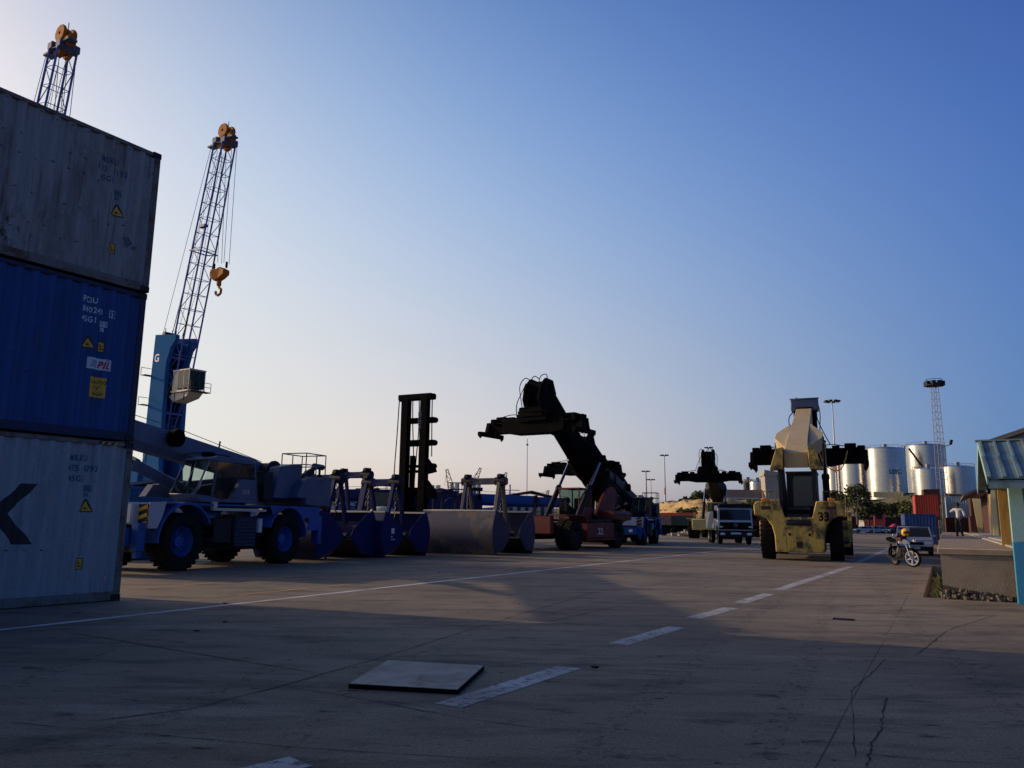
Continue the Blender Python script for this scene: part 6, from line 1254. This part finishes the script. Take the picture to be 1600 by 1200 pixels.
for s in (1, -1):
    MB().tube((.65-s*.09*math.sin(fk), s*.09*math.cos(fk), .3), (.42-s*.09*math.sin(fk), s*.09*math.cos(fk), .92), .025, 8).build('fork_leg', MT['chrome'], t)
    MB().tube((.40, 0, .98), (.30+s*-.30, s*.30, 1.04), .016, 6).tube((.30-s*.30, s*.30, 1.04), (.24-s*.34, s*.40, 1.02), .022, 6).build('handlebar', MT['black'], t)
    MB().tube((.33-s*.22, s*.24, 1.03), (.36-s*.24, s*.26, 1.2), .01, 5).box(.33-s*.30, .36-s*.24, s*.26-.07, s*.26+.07, 1.16, 1.28).build('mirror', MT['chrome'], t, bevel=.01)
    MB().tube((.42, s*.14, .84), (.45, s*.24, .84), .012, 5).tube((.45, s*.24, .84), (.52, s*.25, .84), .045, 10).build('indicator', MT['lamp'], t)
hb = MB().tube((.42, -.04, .86), (.58, -.12, .84), .10, 16, .10).build('headlamp_shell', MT['black'], t); MB().tube((.58, -.12, .84), (.595, -.127, .838), .092, 16).build('headlamp_lens', MT['lamp'], hb)
MB().prism([(.28, .80), (.30, .98), (.05, 1.02), (-.12, .90), (-.10, .78)], -.13, .13).build('fuel_tank', MT['maroon_box'], t, bevel=.05, seg=2)
MB().prism([(-.05, .80), (-.12, .90), (-.75, .92), (-.92, .98), (-.90, .86), (-.6, .80)], -.12, .12).build('seat', MT['black'], t, bevel=.04)
MB().box(-.18, .2, -.16, .16, .32, .62).tube((.2, 0, .5), (.34, 0, .62), .10, 10).build('engine', MT['steel'], t, bevel=.04)
MB().path([(.38, 0, .9), (.3, 0, .55), (.15, 0, .3), (-.2, 0, .3), (-.3, 0, .55), (-.1, 0, .85), (.36, 0, .88)], .022).bar((-.3, 0, .45), (-.65, .1, .31), .04, .05).bar((-.3, 0, .45), (-.65, -.1, .31), .04, .05).tube((-.62, .13, .35), (-.5, .13, .75), .03, 8).tube((-.62, -.13, .35), (-.5, -.13, .75), .03, 8).build('frame', MT['black'], t)
MB().path([(.22, -.08, .5), (.3, -.12, .32), (.1, -.16, .24), (-.3, -.17, .24)], .022).tube((-.3, -.17, .24), (-.85, -.2, .36), .042, 10).build('exhaust', MT['chrome'], t)
MB().path([(.15, -.2, .28), (.2, -.28, .5), (.25, -.22, .7)], .01).path([(.15, .2, .28), (.2, .28, .5), (.25, .22, .7)], .01).build('crash_bar', MT['galv'], t)
mb = MB(); pr = arc(.65, .305, .34, 35, 140, 8); mb.prism(pr+arc(.65, .305, .33, 35, 140, 8)[::-1], -.06, .06).build('front_mudguard', MT['black'], t)
mb = MB(); mb.prism(arc(-.65, .305, .36, 40, 175, 8)+arc(-.65, .305, .35, 40, 175, 8)[::-1], -.07, .07).build('rear_mudguard', MT['black'], t)
hp_ = t.matrix_basis @ V((.26, .08, 1.0))
h_ = thing('helmet', 'yellow helmet with a dark visor resting on the motorcycle handlebar', 'helmet', tuple(hp_), math.atan2(-.95, .0))
mb = MB(); nseg = 16; vs = []; fs = []
for j in range(9):
    a = math.pi*(j/8*.78); 
    for k in range(nseg): b_ = 2*math.pi*k/nseg; vs.append((.165*math.sin(a)*math.cos(b_)*1.12, .145*math.sin(a)*math.sin(b_), .15+.155*math.cos(a)))
fs = [(j*nseg+k, j*nseg+(k+1) % nseg, (j+1)*nseg+(k+1) % nseg, (j+1)*nseg+k) for j in range(8) for k in range(nseg)] + [tuple(range(8*nseg, 9*nseg))]
mb.add(vs, fs).build('shell', MT['helmet'], h_)
vs = []; 
for z in (.10, .20): 
    for k in range(7): b_ = R(-55+110*k/6); rr = .188 if z < .15 else .182; vs.append((rr*math.cos(b_), rr*.86*math.sin(b_), z))
MB().add(vs, [(k, k+1, k+8, k+7) for k in range(6)]).build('visor', MT['maroon_box'], h_)
# ---------------------------------------------------------------- white truck with bonnetless cab
def truck(label, loc, rz, s_=1.0):
    t = thing('tipper_truck', label, 'truck', loc, rz, None, s_); B = MT['rt_dark']; Wp = MT['white_paint']
    cb = MB().prism([(0, .95), (0, 1.55), (-.08, 1.62), (-.22, 2.55), (-.4, 2.72), (-1.75, 2.75), (-1.85, 2.6), (-1.85, .95), (-1.35, .95), (-1.2, 1.2), (-.75, 1.3), (-.3, 1.2), (-.15, .95)], -1.2, 1.2).build('cab', Wp, t, bevel=.06, seg=2)
    MB().box(-.02, .012, -1.19, 1.19, 1.06, 1.14).build('lower_trim', MT['black'], cb); glazed(cb, [(-.085, -1.08, 1.72), (-.085, 1.08, 1.72), (-.205, 1.05, 2.45), (-.205, -1.05, 2.45)], MT['dark_glass'], 'windscreen', .02)
    for s in (1, -1):
        y = s*1.205; MB().prism([(-.3, 1.75), (-.38, 2.4), (-1.2, 2.4), (-1.2, 1.75)], y-.008, y+.008).build('side_window', MT['dark_glass'], cb)
        MB().box(-.25, -.15, min(s*1.22, s*1.5), max(s*1.22, s*1.5), 1.8, 2.4).build('mirror', MT['black'], cb, bevel=.03)
        MB().box(-.02, .04, s*.98-.12, s*.98+.12, 1.17, 1.3).build('turn_lamp', MT['lamp'], cb, bevel=.02)
        MB().box(.06, .11, s*.92-.16, s*.92+.16, .66, .82).build('headlight', MT['lamp'], cb, bevel=.02)
    MB().box(0.0, .035, -1.08, 1.08, 1.12, 1.56).build('grille', MT['black'], cb, bevel=.01)
    MB().box(-.5, .06, -1.1, 1.1, 2.70, 2.86).build('sun_visor', B, cb, bevel=.05)
    MB().prism([(-.3, 2.56), (.05, 2.66), (.05, 2.7), (-.3, 2.75)], -1.15, 1.15).build('visor_lip', B, cb)
    for z in (1.2, 1.3, 1.4): MB().box(.035, .045, -.95, .95, z, z+.02).build('grille_slat', MT['steel'], cb)
    em = MB().lathe([(-.012, .115), (.012, .115), (.012, .135), (-.012, .135), (-.012, .115)], (.06, 0, 1.36), 'x', 24)
    for a in (90, 210, 330): em.bar((.06, 0, 1.36), (.06, .12*math.cos(R(a)), 1.36+.12*math.sin(R(a))), .025, .02, up=(1, 0, 0))
    em.build('emblem', MT['galv'], cb)
    MB().box(-.05, .1, -1.2, 1.2, .96, 1.06).build('bumper_top', MT['galv'], cb, bevel=.02); MB().box(-.1, .08, -1.18, 1.18, .5, .95).build('bumper', B, cb, bevel=.05); MB().box(.08, .092, -.35, .35, .72, .84).build('number_plate', MT['white_mark'], cb)
    for x in (-1.75,): MB().box(x-.6, x-.2, -1.1, 1.1, .9, 1.3)
    MB().box(-6.6, -.3, -.42, .42, .62, .95).build('chassis', MT['black'], t)
    MB().prism([(-2.1, 1.1), (-6.8, 1.1), (-6.9, 2.35), (-2.0, 2.35)], -1.2, 1.2).build('tipper_body', MT['rt_grey'], t, bevel=.03)
    for x in (-.78, -4.6, -5.9):
        for s in (1, -1): wheel(t, x, s*1.0, .5, .3, s, MT['galv'], lug=False, seg=24, rimr=.55)
    return t
q = P(1149, 812, 60.5); truck('white tipper truck with a dark grille and round star emblem facing the camera', (q.x, q.y, 0), math.atan2(-q.y*1.0, -q.x*.6)+R(3), 1.06)
# ---------------------------------------------------------------- trailers and rubble at the quarry
def trailer(label, px0, px1, Y, z0, z1, side, cap, rz=0.0):
    a, b = P(px0, 812, Y), P(px1, 812, Y); L = b.x-a.x
    t = thing('tipper_trailer', label, 'trailer', ((a.x+b.x)/2, Y, 0), rz, 'tipper trailers in front of the quarry'); h_ = L/2
    MB().box(-h_, h_, -1.2, 1.2, z0, z1).build('body', MT[side], t, bevel=.03)
    MB().prism([(-h_-.1, z1), (h_+.1, z1), (h_, z1+.45), (-h_, z1+.45)], -1.25, 1.25).build('top_board', MT[cap], t, bevel=.05)
    n_ = int(L/.7); mb = MB()
    for i in range(n_+1): mb.box(-h_+L*i/n_-.05, -h_+L*i/n_+.05, -1.28, -1.2, z0, z1)
    mb.build('rib_pattern', MT[side], t)
    for i, x in enumerate((-h_+.8, h_-2.4, h_-1.1)):
        for s in (1, -1): wheel(t, x, s*1.0, .5, .3, s, MT['steel'], lug=False, seg=18)
    MB().box(-h_, h_, -.4, .4, .7, z0).build('chassis', MT['black'], t)
    return t
trailer('green sided tipper trailer with an orange red top board in front of the quarry', 1041, 1084, 108, 1.25, 2.5, 'green_tr', 'orange_tr')
trailer('shorter tipper trailer with an orange top, left of the green one', 1024, 1043, 104, 1.3, 2.4, 'brick', 'orange_tr', R(8))
trailer('trailer with a red top board behind the white truck', 1168, 1196, 96, 1.3, 2.35, 'maroon_box', 'red_box')
q = P(1072, 812, 97); r_ = random.Random(3); t = thing('rubble_pile', 'low pile of pale rubble and scrap in front of the trailers', 'rubble', (q.x, q.y, 0))
mb = MB()
for i in range(90):
    x, y = r_.gauss(0, .95), r_.gauss(0, .6); d = r_.uniform(.1, .28); z = max(0, (1.0-abs(x)/2.4)*r_.random()*.55); a = r_.random()*3
    pts = [V((x+d*math.cos(a+k*1.26)*r_.uniform(.6, 1.2), y+d*math.sin(a+k*1.26), z+dz)) for dz in (0, d*r_.uniform(.6, 1.3)) for k in range(5)]
    mb.add(pts, [tuple(range(5)), tuple(range(9, 4, -1))]+[(k, (k+1) % 5, 5+(k+1) % 5, 5+k) for k in range(5)])
tag(mb.build('heap', MT['conc'], t, smooth=False), kind='stuff')
